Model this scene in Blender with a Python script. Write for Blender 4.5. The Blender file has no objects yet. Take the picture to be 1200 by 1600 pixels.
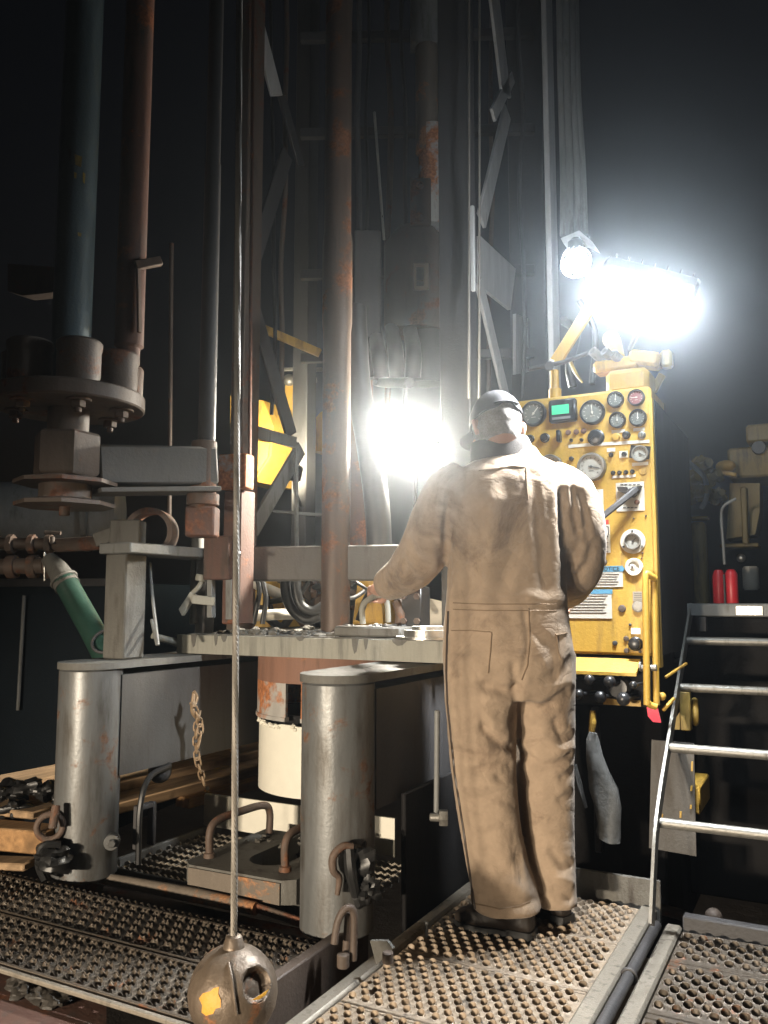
import bpy, bmesh, math, random
from mathutils import Vector, Matrix, noise, Quaternion
random.seed(7)
R = math.radians
sc = bpy.context.scene
COL = sc.collection
V = Vector
# ------------------------------------------------------------------ camera model (photo pixels 1200 x 1600)
F_PX, PITCH, YAW, CAMZ = 1305.0, math.atan(140 / 1305.0), R(28), 1.15
C0 = V((0, 0, CAMZ))
RT = V((math.cos(YAW), math.sin(YAW), 0)); FW = V((-math.sin(YAW), math.cos(YAW), 0)); UPZ = V((0, 0, 1))
FD = FW * math.cos(PITCH) + UPZ * math.sin(PITCH); UD = UPZ * math.cos(PITCH) - FW * math.sin(PITCH)
def ray(px, py): return RT * ((px - 600) / F_PX) + UD * ((800 - py) / F_PX) + FD
def at(px, py, D):
    d = ray(px, py); return C0 + d * (D / d.dot(FW))
def onX(px, py, x):
    d = ray(px, py); return C0 + d * (x / d.x)
def onY(px, py, y):
    d = ray(px, py); return C0 + d * (y / d.y)
def onZ(px, py, z):
    d = ray(px, py); return C0 + d * ((z - CAMZ) / d.z)
def proj(p):
    q = p - C0; w = q.dot(FD)
    return 600 + F_PX * q.dot(RT) / w, 800 - F_PX * q.dot(UD) / w
def mpp(D): return D / 1313.0          # metres per pixel at forward distance D

cam = bpy.data.cameras.new('camera'); cam_o = bpy.data.objects.new('camera', cam); COL.objects.link(cam_o)
cam_o.location = C0; cam_o.rotation_euler = (R(90) + PITCH, 0, YAW)
cam.sensor_fit = 'VERTICAL'; cam.sensor_height = 24; cam.lens = 24 * F_PX / 1600.0
cam.clip_start = .05; cam.clip_end = 2000
sc.camera = cam_o

# ------------------------------------------------------------------ materials
MATS = {}
def nodes(name):
    m = bpy.data.materials.new(name); m.use_nodes = True
    nt = m.node_tree; b = nt.nodes['Principled BSDF']
    MATS[name] = m
    return m, nt, b
def N(nt, t, **k):
    n = nt.nodes.new(t)
    for a, v in k.items():
        if a.startswith('i_'):
            key = a[2:]
            key = int(key) if key.isdigit() else key.replace('_', ' ')
            n.inputs[key].default_value = v
        else: setattr(n, a, v)
    return n
def coords(nt, scale=(1, 1, 1)):
    tc = N(nt, 'ShaderNodeTexCoord'); mp = N(nt, 'ShaderNodeMapping')
    nt.links.new(tc.outputs['Object'], mp.inputs[0]); mp.inputs['Scale'].default_value = scale
    return mp.outputs[0]
def noise_n(nt, vec, scale, detail=6, rough=.6, dist=0):
    n = N(nt, 'ShaderNodeTexNoise'); n.inputs['Scale'].default_value = scale; n.inputs['Detail'].default_value = detail
    n.inputs['Roughness'].default_value = rough; n.inputs['Distortion'].default_value = dist
    nt.links.new(vec, n.inputs['Vector']); return n.outputs['Fac']
def ramp(nt, fac, a, b, ca=(0, 0, 0, 1), cb=(1, 1, 1, 1)):
    r = N(nt, 'ShaderNodeValToRGB'); r.color_ramp.elements[0].position = a; r.color_ramp.elements[1].position = b
    r.color_ramp.elements[0].color = ca; r.color_ramp.elements[1].color = cb
    nt.links.new(fac, r.inputs[0]); return r.outputs[0]
def mix(nt, fac, a, b):
    m = N(nt, 'ShaderNodeMix', data_type='RGBA')
    for s, i in ((fac, 0), (a, 6), (b, 7)):
        if isinstance(s, (tuple, list)): m.inputs[i].default_value = (*s[:3], 1)
        elif isinstance(s, (int, float)): m.inputs[i].default_value = s
        else: nt.links.new(s, m.inputs[i])
    return m.outputs[2]
def c3(c, k): return tuple(min(1, x * k) for x in c)
def metal(name, base, rust=.25, rough=.45, metallic=0.0, dirt=.35, scale=5, bump=.25, rustc=(.17, .065, .025), dirtc=(.05, .042, .034), streak=1.0, spec=.5):
    m, nt, b = nodes(name)
    v = coords(nt); vs = coords(nt, (1, 1, streak * .22))
    n1 = noise_n(nt, v, scale, 9, .68, .3); n2 = noise_n(nt, vs, scale * 3.1, 6, .65); n3 = noise_n(nt, v, scale * 16, 4, .6)
    var = mix(nt, ramp(nt, n2, .3, .75), c3(base, .72), c3(base, 1.12))
    dm = ramp(nt, n2, .72 - dirt * .45, .86 - dirt * .3)
    col = mix(nt, dm, var, dirtc)
    rm = ramp(nt, n1, .80 - rust * .5, .84 - rust * .46)
    rcol = mix(nt, ramp(nt, n3, .35, .7), c3(rustc, .55), c3(rustc, 1.35))
    col = mix(nt, rm, col, rcol)
    nt.links.new(col, b.inputs['Base Color'])
    rr = N(nt, 'ShaderNodeMapRange'); rr.inputs[3].default_value = max(.08, rough - .14); rr.inputs[4].default_value = min(1, rough + .3)
    nt.links.new(n2, rr.inputs[0])
    mx = N(nt, 'ShaderNodeMath', operation='MAXIMUM'); sm = N(nt, 'ShaderNodeMath', operation='MULTIPLY'); sm.inputs[1].default_value = .8
    nt.links.new(rm, sm.inputs[0]); nt.links.new(rr.outputs[0], mx.inputs[0]); nt.links.new(sm.outputs[0], mx.inputs[1])
    nt.links.new(mx.outputs[0], b.inputs['Roughness'])
    if metallic:
        im = N(nt, 'ShaderNodeMath', operation='SUBTRACT'); im.inputs[0].default_value = 1; nt.links.new(rm, im.inputs[1])
        mm = N(nt, 'ShaderNodeMath', operation='MULTIPLY'); mm.inputs[1].default_value = metallic; nt.links.new(im.outputs[0], mm.inputs[0])
        nt.links.new(mm.outputs[0], b.inputs['Metallic'])
    b.inputs['Specular IOR Level'].default_value = spec
    ad = N(nt, 'ShaderNodeMath', operation='ADD'); nt.links.new(n3, ad.inputs[0]); nt.links.new(n1, ad.inputs[1])
    bp = N(nt, 'ShaderNodeBump'); bp.inputs['Strength'].default_value = bump; bp.inputs['Distance'].default_value = .006
    nt.links.new(ad.outputs[0], bp.inputs['Height']); nt.links.new(bp.outputs[0], b.inputs['Normal'])
    return m
def plain(name, base, rough=.6, metallic=0, bump=.1, scale=30, var=.25, emit=None, es=0, trans=0):
    m, nt, b = nodes(name)
    v = coords(nt); n = noise_n(nt, v, scale, 5); n2 = noise_n(nt, v, scale * .13, 5)
    col = mix(nt, ramp(nt, n, .3, .7), c3(base, 1 - var), c3(base, 1 + var * .4))
    col = mix(nt, ramp(nt, n2, .35, .8), col, c3(base, 1 - var * 1.3))
    nt.links.new(col, b.inputs['Base Color'])
    b.inputs['Roughness'].default_value = rough; b.inputs['Metallic'].default_value = metallic
    if trans: b.inputs['Transmission Weight'].default_value = trans
    if emit:
        b.inputs['Emission Color'].default_value = (*emit, 1); b.inputs['Emission Strength'].default_value = es
    if bump:
        bp = N(nt, 'ShaderNodeBump'); bp.inputs['Strength'].default_value = bump; bp.inputs['Distance'].default_value = .004
        nt.links.new(n, bp.inputs['Height']); nt.links.new(bp.outputs[0], b.inputs['Normal'])
    return m
def cloth(name, base, stain, weave=900):
    m, nt, b = nodes(name)
    v = coords(nt)
    n1 = noise_n(nt, v, 3.6, 9, .72, .6); n2 = noise_n(nt, v, 17, 6, .62); n3 = noise_n(nt, v, 260, 3, .6)
    col = mix(nt, ramp(nt, n2, .3, .72), c3(base, .86), c3(base, 1.12))
    col = mix(nt, ramp(nt, n1, .52, .70), col, stain)
    sp = mix(nt, ramp(nt, n2, .7, .78), col, c3(stain, .7))
    nt.links.new(sp, b.inputs['Base Color']); b.inputs['Roughness'].default_value = .92
    b.inputs['Sheen Weight'].default_value = .12; b.inputs['Specular IOR Level'].default_value = .15
    b1 = N(nt, 'ShaderNodeBump'); b1.inputs['Strength'].default_value = .35; b1.inputs['Distance'].default_value = .0015
    nt.links.new(n3, b1.inputs['Height'])
    n4 = noise_n(nt, coords(nt, (1, 1, .62)), 6.0, 2, .45, .9); n5 = noise_n(nt, coords(nt, (1, 1, 1.5)), 15, 2, .45, .8)
    hs_ = None
    for nn_, k_ in ((n4, 1.0), (n5, .45)):
        s1 = N(nt, 'ShaderNodeMath', operation='SUBTRACT'); s1.inputs[1].default_value = .5; nt.links.new(nn_, s1.inputs[0])
        s2 = N(nt, 'ShaderNodeMath', operation='ABSOLUTE'); nt.links.new(s1.outputs[0], s2.inputs[0])
        s3 = N(nt, 'ShaderNodeMapRange'); s3.inputs[2].default_value = .09; s3.inputs[3].default_value = 0; s3.inputs[4].default_value = k_; nt.links.new(s2.outputs[0], s3.inputs[0])
        if hs_ is None: hs_ = s3.outputs[0]
        else:
            s4 = N(nt, 'ShaderNodeMath', operation='ADD'); nt.links.new(hs_, s4.inputs[0]); nt.links.new(s3.outputs[0], s4.inputs[1]); hs_ = s4.outputs[0]
    b3 = N(nt, 'ShaderNodeBump'); b3.inputs['Strength'].default_value = .22; b3.inputs['Distance'].default_value = .006
    nt.links.new(hs_, b3.inputs['Height']); nt.links.new(b1.outputs[0], b3.inputs['Normal'])
    b2 = N(nt, 'ShaderNodeBump'); b2.inputs['Strength'].default_value = .35; b2.inputs['Distance'].default_value = .010
    nt.links.new(n2, b2.inputs['Height']); nt.links.new(b3.outputs[0], b2.inputs['Normal'])
    nt.links.new(b2.outputs[0], b.inputs['Normal'])
    return m
def wood(name, base):
    m, nt, b = nodes(name)
    v = coords(nt, (14, 1.1, 14)); n = noise_n(nt, v, 2.2, 8, .65, .6); n2 = noise_n(nt, coords(nt), 5, 6)
    col = mix(nt, ramp(nt, n, .3, .7), c3(base, .55), c3(base, 1.2)); col = mix(nt, ramp(nt, n2, .55, .75), col, c3(base, .4))
    nt.links.new(col, b.inputs['Base Color']); b.inputs['Roughness'].default_value = .85
    bp = N(nt, 'ShaderNodeBump'); bp.inputs['Strength'].default_value = .4; bp.inputs['Distance'].default_value = .004
    nt.links.new(n, bp.inputs['Height']); nt.links.new(bp.outputs[0], b.inputs['Normal'])
    return m
metal('silver_paint', (.20, .205, .203), rust=.5, rough=.36, metallic=.4, dirt=.6, bump=.13, scale=5, streak=.8, dirtc=(.075, .068, .058), rustc=(.15, .075, .04))
metal('grey_paint', (.22, .225, .22), rust=.16, rough=.45, dirt=.4, bump=.3)
metal('dark_paint', (.055, .052, .052), rust=.2, rough=.5, dirt=.3)
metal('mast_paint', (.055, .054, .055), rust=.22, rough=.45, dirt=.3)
metal('mast_pale_lit', (.48, .48, .47), rust=.10, rough=.5, dirt=.25)  # mast paint lightened where lamplight falls; also used for pale fittings
metal('rust_steel', (.12, .08, .058), rust=.55, rough=.6, dirt=.45, rustc=(.18, .075, .035))
metal('dark_rust', (.105, .076, .058), rust=.5, rough=.55, dirt=.4, rustc=(.14, .055, .028))
metal('rust_tan', (.17, .14, .11), rust=.5, rough=.65, dirt=.4, rustc=(.36, .17, .075))
metal('arm_steel', (.10, .092, .082), rust=.25, rough=.55, dirt=.4)
metal('beam_grey', (.075, .07, .064), rust=.2, rough=.5, dirt=.45)
metal('red_oxide', (.125, .062, .044), rust=.5, rough=.65, dirt=.5, rustc=(.20, .07, .03))
metal('rust_white', (.42, .40, .37), rust=.72, rough=.6, dirt=.3, rustc=(.42, .16, .06), scale=4)
metal('blue_pipe', (.085, .115, .125), rust=.14, rough=.5, dirt=.25)
metal('kelly_steel', (.10, .068, .05), rust=.55, rough=.42, metallic=.2, dirt=.35, streak=.5)
metal('muddy_grey', (.14, .135, .12), rust=.2, rough=.6, dirt=.5, bump=.4)
metal('table_paint', (.33, .325, .28), rust=.16, rough=.55, dirt=.52, dirtc=(.10, .098, .088), streak=.5)
metal('oxide_bright', (.26, .135, .09), rust=.4, rough=.65, dirt=.35, streak=.5, rustc=(.34, .15, .07))
metal('grating_steel', (.30, .265, .215), rust=.18, rough=.42, metallic=.45, dirt=.4, scale=9, bump=.3)
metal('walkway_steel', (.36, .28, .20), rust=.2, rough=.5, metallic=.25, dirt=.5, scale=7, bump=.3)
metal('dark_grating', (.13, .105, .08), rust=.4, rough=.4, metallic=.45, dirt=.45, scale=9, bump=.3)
metal('yellow_paint', (.52, .315, .05), rust=.26, rough=.45, dirt=.46, dirtc=(.17, .10, .035), rustc=(.16, .06, .02))
metal('dull_yellow', (.33, .23, .055), rust=.2, rough=.5, dirt=.45)
metal('olive_machine', (.26, .19, .065), rust=.2, rough=.5, dirt=.45)
metal('navy_tank', (.006, .012, .018), rust=.1, rough=.6, dirt=.3, dirtc=(.012, .014, .016), spec=.2)
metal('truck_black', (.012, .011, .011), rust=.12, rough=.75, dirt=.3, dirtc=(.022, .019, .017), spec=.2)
metal('galvanised', (.27, .26, .235), rust=.25, rough=.4, metallic=.6, dirt=.35, scale=8)
metal('bright_steel', (.5, .49, .46), rust=.12, rough=.26, metallic=.85, dirt=.2)
metal('rope_steel', (.27, .245, .21), rust=.2, rough=.5, metallic=.35, dirt=.3, scale=12)
metal('ball_iron', (.17, .13, .095), rust=.5, rough=.38, metallic=.4, dirt=.3, scale=9, rustc=(.26, .11, .045))
metal('chain_rust', (.32, .22, .13), rust=.5, rough=.5, metallic=.3, dirt=.25, rustc=(.34, .16, .06))
metal('ball_yellow', (.65, .32, .03), rust=.22, rough=.45, dirt=.2)
plain('pvc_white', (.80, .77, .66), .38, bump=.05, scale=20, var=.06)
plain('pvc_black', (.02, .02, .02), .5)
plain('black_rubber', (.016, .016, .016), .42, bump=.15)
plain('black_plastic', (.02, .02, .021), .32, bump=.05)
plain('green_hose', (.02, .058, .042), .45, bump=.2, scale=60)
plain('mud', (.13, .12, .10), .8, bump=.8, scale=40, var=.4)
plain('mud_dark', (.06, .053, .045), .6, bump=.8, scale=40, var=.4)
plain('red_plastic', (.55, .02, .03), .4, bump=.05)
plain('reflector_red', (.75, .015, .05), .15, bump=.02, emit=(.9, .02, .09), es=.35)  # reflector given its own emission to imitate thrown-back light
plain('label_white', (.62, .58, .5), .55, bump=.03, var=.12)
plain('label_blue', (.10, .28, .42), .5, bump=.03, var=.12)
plain('label_red', (.55, .05, .04), .5, bump=.03)
plain('ink', (.05, .05, .05), .6, bump=0)
plain('gauge_face', (.13, .135, .12), .5, bump=.02, scale=6)
plain('gauge_pale', (.36, .35, .31), .5, bump=.02, scale=6)
plain('gauge_red', (.22, .07, .065), .5, bump=.02)
plain('screen_green', (.05, .4, .2), .3, bump=0, emit=(.05, .75, .30), es=.8)
plain('lens_cool', (1, 1, 1), .3, bump=0, emit=(.80, .92, 1.0), es=270)
plain('lens_warm', (1, 1, 1), .3, bump=0, emit=(1, .93, .78), es=130)
plain('skin', (.46, .25, .17), .55, bump=.15, scale=90, var=.15)
plain('hair_grey', (.33, .30, .27), .7, bump=.7, scale=180, var=.4)
plain('cap_cloth', (.035, .032, .036), .85, bump=.3, scale=300)
plain('collar_cloth', (.045, .036, .03), .9, bump=.4, scale=300)
plain('boot_leather', (.035, .026, .02), .5, bump=.4, scale=40)
plain('zip_dark', (.05, .035, .025), .5, bump=.1)
plain('glove_cloth', (.11, .11, .105), .9, bump=.5, scale=60, var=.35)
plain('stitch', (.25, .175, .11), .9, bump=.2)
cloth('duck_cloth', (.36, .272, .195), (.16, .112, .078))
wood('timber', (.42, .28, .16)); wood('timber_pale', (.42, .235, .10))
m, nt, b = nodes('dirt_ground')
v = coords(nt); n1 = noise_n(nt, v, .8, 9, .7); n2 = noise_n(nt, v, 9, 9, .7)
nt.links.new(mix(nt, ramp(nt, n1, .35, .7), (.03, .024, .02), (.075, .06, .048)), b.inputs['Base Color'])
b.inputs['Roughness'].default_value = .85
bp = N(nt, 'ShaderNodeBump'); bp.inputs['Strength'].default_value = .8; bp.inputs['Distance'].default_value = .05
nt.links.new(n2, bp.inputs['Height']); nt.links.new(bp.outputs[0], b.inputs['Normal'])

# ------------------------------------------------------------------ mesh builder
def frame(d):
    d = d.normalized(); u = V((0, 0, 1)) if abs(d.z) < .95 else V((1, 0, 0))
    a = d.cross(u).normalized(); return a, a.cross(d).normalized(), d
def smooth_path(pts, k=6, closed=False):
    pts = [V(p) for p in pts]; n = len(pts); out = []
    if n < 3: return pts
    for i in range(n if closed else n - 1):
        p1, p2 = pts[i], pts[(i + 1) % n]
        p0 = pts[i - 1] if (i > 0 or closed) else p1 * 2 - p2
        p3 = pts[(i + 2) % n] if (i + 2 < n or closed) else p2 * 2 - p1
        for j in range(k):
            t = j / k
            out.append(.5 * ((2 * p1) + (p2 - p0) * t + (2 * p0 - 5 * p1 + 4 * p2 - p3) * t * t + (3 * p1 - p0 - 3 * p2 + p3) * t ** 3))
    if not closed: out.append(pts[-1])
    return out
class MB:
    def __init__(s): s.bm = bmesh.new()
    def faces(s, vs, fs):
        bv = [s.bm.verts.new(v) for v in vs]
        for f in fs:
            try: s.bm.faces.new([bv[i] for i in f])
            except ValueError: pass
        return s
    def box(s, c, size, rot=None, bev=.004):
        c = V(c); h = [x / 2 for x in size]; b = min(bev, min(h) * .45)
        M = rot.to_3x3() if rot is not None else Matrix.Identity(3)
        idx = {}; vs = []
        for sx in (-1, 1):
            for sy in (-1, 1):
                for sz in (-1, 1):
                    for ax in range(3):
                        p = [sx * (h[0] - b), sy * (h[1] - b), sz * (h[2] - b)]
                        p[ax] = (sx, sy, sz)[ax] * h[ax]
                        idx[(sx, sy, sz, ax)] = len(vs); vs.append(c + M @ V(p))
        fs = []
        q = ((-1, -1), (1, -1), (1, 1), (-1, 1))
        for ax in range(3):
            o = [i for i in range(3) if i != ax]
            for sg in (-1, 1):
                f = []
                for a, b2 in q:
                    k = [0, 0, 0]; k[ax] = sg; k[o[0]] = a; k[o[1]] = b2; f.append(idx[(*k, ax)])
                fs.append(f)
        for ax in range(3):            # edges along axis ax
            o = [i for i in range(3) if i != ax]
            for a in (-1, 1):
                for b2 in (-1, 1):
                    k0 = [0, 0, 0]; k0[o[0]] = a; k0[o[1]] = b2; k1 = list(k0); k0[ax] = -1; k1[ax] = 1
                    fs.append([idx[(*k0, o[0])], idx[(*k1, o[0])], idx[(*k1, o[1])], idx[(*k0, o[1])]])
        for sx in (-1, 1):
            for sy in (-1, 1):
                for sz in (-1, 1): fs.append([idx[(sx, sy, sz, a)] for a in range(3)])
        return s.faces(vs, fs)
    def bb(s, x0, x1, y0, y1, z0, z1, bev=.004):
        return s.box(((x0 + x1) / 2, (y0 + y1) / 2, (z0 + z1) / 2), (abs(x1 - x0), abs(y1 - y0), abs(z1 - z0)), None, bev)
    def bar(s, p0, p1, w, h, up=None, bev=.003):
        p0, p1 = V(p0), V(p1); d = (p1 - p0); L = d.length; d.normalize()
        u = V(up) if up is not None else (V((0, 0, 1)) if abs(d.z) < .95 else V((0, 1, 0)))
        a = d.cross(u).normalized(); u = a.cross(d).normalized()
        return s.box((p0 + p1) / 2, (w, L, h), Matrix((a, d, u)).transposed(), bev)
    def loft(s, rings, cap=True, closed=False):
        bm = s.bm; rs = [[bm.verts.new(p) for p in r] for r in rings]; n = len(rs[0])
        m = len(rs)
        for i in range(m if closed else m - 1):
            a, b = rs[i], rs[(i + 1) % m]
            for j in range(n): bm.faces.new((a[j], a[(j + 1) % n], b[(j + 1) % n], b[j]))
        if cap and not closed: bm.faces.new(rs[0][::-1]); bm.faces.new(rs[-1])
        return s
    def tube(s, pts, r, n=10, k=6, closed=False, cap=True, flat=1):
        raw = [V(p) for p in pts]
        P = smooth_path(raw, k, closed) if k > 1 else raw
        m = len(P)
        if isinstance(r, (list, tuple)):
            rr = []
            for i in range(m):
                t = i / max(1, m - 1) * (len(r) - 1); a = min(int(t), len(r) - 2); rr.append(r[a] + (r[a + 1] - r[a]) * (t - a))
        else: rr = [r] * m
        rings = []; A = None
        for i in range(m):
            d = (P[(i + 1) % m] - P[i - 1]) if closed else (P[min(i + 1, m - 1)] - P[max(i - 1, 0)])
            d.normalize()
            if A is None: A = frame(d)[0]
            A = (A - d * A.dot(d)).normalized(); B = d.cross(A)
            rings.append([P[i] + (A * math.cos(2 * math.pi * j / n) + B * math.sin(2 * math.pi * j / n) * flat) * rr[i] for j in range(n)])
        return s.loft(rings, cap, closed)
    def cyl(s, p0, p1, r, r2=None, n=24, bev=.003):
        p0, p1 = V(p0), V(p1); r2 = r if r2 is None else r2; d = p1 - p0; L = d.length
        b = min(bev, L * .3, r * .4, r2 * .4) if bev else 0
        prof = [(r - b, 0), (r, b), (r2, L - b), (r2 - b, L)] if b else [(r, 0), (r2, L)]
        return s.lathe(prof, p0, d, n)
    def lathe(s, prof, o, axis=(0, 0, 1), n=28, cap=True):
        a, b, d = frame(V(axis)); o = V(o)
        return s.loft([[o + d * z + (a * math.cos(2 * math.pi * j / n) + b * math.sin(2 * math.pi * j / n)) * r for j in range(n)] for r, z in prof], cap)
    def hexn(s, o, r, h, axis=(0, 0, 1)): return s.lathe([(r * .93, 0), (r, h * .12), (r, h * .88), (r * .93, h)], o, axis, 6)
    def pipe(s, p0, p1, r, ri, n=32):
        p0, p1 = V(p0), V(p1); L = (p1 - p0).length
        a, b, d = frame(p1 - p0)
        return s.loft([[p0 + d * z + (a * math.cos(2 * math.pi * j / n) + b * math.sin(2 * math.pi * j / n)) * q for j in range(n)] for q, z in ((r, 0), (r, L), (ri, L), (ri, 0))], False, True)
    def prism(s, poly, vec):
        poly = [V(p) for p in poly]; vec = V(vec); n = len(poly)
        vs = poly + [p + vec for p in poly]
        return s.faces(vs, [list(range(n))[::-1], list(range(n, 2 * n))] + [[i, (i + 1) % n, (i + 1) % n + n, i + n] for i in range(n)])
    def ball(s, c, r, sc3=(1, 1, 1), u=16, v=10, rot=None):
        c = V(c); M = rot.to_3x3() if rot is not None else Matrix.Identity(3)
        rings = []
        for i in range(1, v):
            t = math.pi * i / v
            rings.append([c + M @ V((r * sc3[0] * math.sin(t) * math.cos(2 * math.pi * j / u), r * sc3[1] * math.sin(t) * math.sin(2 * math.pi * j / u), -r * sc3[2] * math.cos(t))) for j in range(u)])
        return s.loft(rings)
    def torus(s, c, axis, R1, r, n=28, m=10, arc=1.0, start=0, A=None):
        a, b, d = frame(V(axis)); c = V(c)
        if A is not None: a = V(A).normalized(); b = V(axis).normalized().cross(a)
        pts = [c + (a * math.cos(start + 2 * math.pi * arc * i / n) + b * math.sin(start + 2 * math.pi * arc * i / n)) * R1 for i in range(n + (0 if arc >= 1 else 1))]
        return s.tube(pts, r, m, 1, arc >= 1)
    def lump(s, c, r, k=.35, squash=.6, sd=0):
        c = V(c); off = V((sd * 3.1, sd * 1.7, sd * 2.3))
        big = r > .03; st = len(s.bm.verts); s.ball(c, r, (1, 1, squash), 22 if big else 10, 15 if big else 7); s.bm.verts.ensure_lookup_table()
        for v in s.bm.verts[st:]:
            q = v.co - c; v.co = c + q * (1 + k * noise.noise(q / r * 1.3 + off) * 1.6 - (.34 * (1 - abs(noise.noise(q / r * 2.2 + off))) ** 4 if big else 0))
        return s
    def build(s, name, mat, parent=None, ang=40):
        me = bpy.data.meshes.new(name)
        bmesh.ops.recalc_face_normals(s.bm, faces=s.bm.faces)
        if parent is not None: org = wloc(parent)
        else:
            xs = [v.co for v in s.bm.verts]
            lo = V((min(p.x for p in xs), min(p.y for p in xs), min(p.z for p in xs))); hi = V((max(p.x for p in xs), max(p.y for p in xs), max(p.z for p in xs)))
            org = V(((lo.x + hi.x) / 2, (lo.y + hi.y) / 2, lo.z))
        for v in s.bm.verts: v.co = v.co - org
        s.bm.to_mesh(me); s.bm.free()
        me.polygons.foreach_set('use_smooth', [True] * len(me.polygons))
        me.set_sharp_from_angle(angle=R(ang))
        me.materials.append(MATS[mat])
        o = bpy.data.objects.new(name, me); COL.objects.link(o)
        if parent is not None: o.parent = parent
        else: o.location = org
        return o
def wloc(o):
    p = V(o.location)
    while o.parent: o = o.parent; p = p + V(o.location)
    return p
def tag(o, label, cat=None, group=None, kind=None):
    if label: o['label'] = label
    if cat: o['category'] = cat
    if group: o['group'] = group
    if kind: o['kind'] = kind
    return o
def thing(name, loc, label, cat, group=None):
    o = bpy.data.objects.new(name, None); COL.objects.link(o); o.location = V(loc); o.empty_display_size = .05
    return tag(o, label, cat, group)
def copy_tree(o, parent=None):
    c = o.copy(); COL.objects.link(c)
    if parent is not None: c.parent = parent
    for ch in list(o.children): copy_tree(ch, c)
    return c
def one(name, mb, mat, label, cat, group=None, ang=40): return tag(mb.build(name, mat, None, ang), label, cat, group)
def text_mesh(name, s, size, c, mat, parent, nrm=(0, -1, 0)):
    cu = bpy.data.curves.new('lettering', 'FONT'); cu.body = s; cu.size = size; cu.align_x = 'CENTER'; cu.align_y = 'CENTER'; cu.extrude = .0006
    to = bpy.data.objects.new('lettering', cu); COL.objects.link(to)
    dg = bpy.context.evaluated_depsgraph_get(); me = bpy.data.meshes.new_from_object(to.evaluated_get(dg))
    bpy.data.objects.remove(to); me.name = name
    me.transform(Matrix.Translation(V(c) - wloc(parent)) @ Matrix.Rotation(R(90), 4, 'X'))
    me.materials.clear(); me.materials.append(MATS[mat])
    o = bpy.data.objects.new(name, me); COL.objects.link(o); o.parent = parent; return o
HAZE, HG_ = .0078, .93
# ------------------------------------------------------------------ ground
gz = -.95
g = MB(); n = 60
vs = []
def gx(i): t = (i / n * 2 - 1); return 60 * t * abs(t) ** 1.5
for i in range(n + 1):
    for j in range(n + 1):
        x, y = gx(i) - 1.5, gx(j) + 3.5
        vs.append((x, y, gz + .05 * noise.noise(V((x * .8, y * .8, 0)))))
g.faces(vs, [(i * (n + 1) + j, (i + 1) * (n + 1) + j, (i + 1) * (n + 1) + j + 1, i * (n + 1) + j + 1) for i in range(n) for j in range(n)])
tag(g.build('ground', 'dirt_ground'), 'dark bare dirt under the drilling rig', None, None, 'structure')

# ------------------------------------------------------------------ gratings
def punched(mb, x0, x1, y0, y1, z, px, py, rx, ry, h, teeth=0, rnd=0.0, nn=12):
    ny = max(1, round((y1 - y0) / py)); py = (y1 - y0) / ny; nx = max(1, round((x1 - x0) / px)); px = (x1 - x0) / nx
    for j in range(ny):
        cy = y0 + (j + .5) * py; odd = j % 2
        cnt = nx - 1 if odd else nx
        for i in range(cnt):
            cx = x0 + (i + .5 + .5 * odd) * px
            rings = [[], [], [], [], []]
            jr = 1 + rnd * (random.random() - .5)
            for k in range(nn):
                a = 2 * math.pi * k / nn + math.pi / 4; c, s_ = math.cos(a), math.sin(a)
                m_ = max(abs(c), abs(s_))
                rings[0].append(V((cx + c / m_ * px / 2, cy + s_ / m_ * py / 2, z)))
                t = (h * (.55 + .75 * (k % 2))) if teeth == 1 else h
                if teeth == 1: t *= (1.25 if s_ > 0 else .75)
                if teeth == 2: t = h * (.75 + .65 * s_)
                rings[1].append(V((cx + c * rx * 1.32 * jr, cy + s_ * ry * 1.32 * jr, z + h * .12)))
                rings[2].append(V((cx + c * rx * 1.08 * jr, cy + s_ * ry * 1.08 * jr, z + t)))
                rings[3].append(V((cx + c * rx * .96 * jr, cy + s_ * ry * .96 * jr, z + t * .92)))
                rings[4].append(V((cx + c * rx * .9 * jr, cy + s_ * ry * .9 * jr, z - .012)))
            mb.loft(rings, cap=False)
            if random.random() < .05 + .16 * max(0, noise.noise(V((cx * 3, cy * 3, z)))) * 3:
                st = len(mb.bm.verts); mb.bm.verts.ensure_lookup_table(); ls = list(mb.bm.verts)[-nn:]
                try: mb.bm.faces.new(ls)
                except ValueError: pass
        if odd:
            for xa in (x0, x1 - px / 2):
                mb.faces([(xa, cy - py / 2, z), (xa + px / 2, cy - py / 2, z), (xa + px / 2, cy + py / 2, z), (xa, cy + py / 2, z)], [(0, 1, 2, 3)])
def tooth_strip(mb, p0, p1, z0, hgt, n, th=.004):
    p0, p1 = V(p0), V(p1); d = (p1 - p0)
    nrm = V((-d.y, d.x, 0)).normalized() * th
    poly = [p0 + V((0, 0, z0 - p0.z)), p1 + V((0, 0, z0 - p1.z))]
    for i in range(n * 2, -1, -1):
        q = p0 + d * (i / (2 * n)); poly.append(V((q.x, q.y, z0 + hgt * (1 if i % 2 else .72))))
    # strip as quads, so the outline stays clean
    vs, fs = [], []
    for i in range(2 * n + 1):
        q = p0 + d * (i / (2 * n)); zt = z0 + hgt * (1 if i % 2 else .72)
        vs += [V((q.x, q.y, z0)), V((q.x, q.y, zt)), V((q.x, q.y, zt)) + nrm, V((q.x, q.y, z0)) + nrm]
    for i in range(2 * n):
        a = i * 4; b = a + 4
        for k in range(4): fs.append((a + k, b + k, b + (k + 1) % 4, a + (k + 1) % 4))
    fs += [(0, 1, 2, 3), (8 * n + 3, 8 * n + 2, 8 * n + 1, 8 * n)]
    mb.faces(vs, fs)

FZ = .055
def lift(o, dz=FZ): o.location.z += dz
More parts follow.
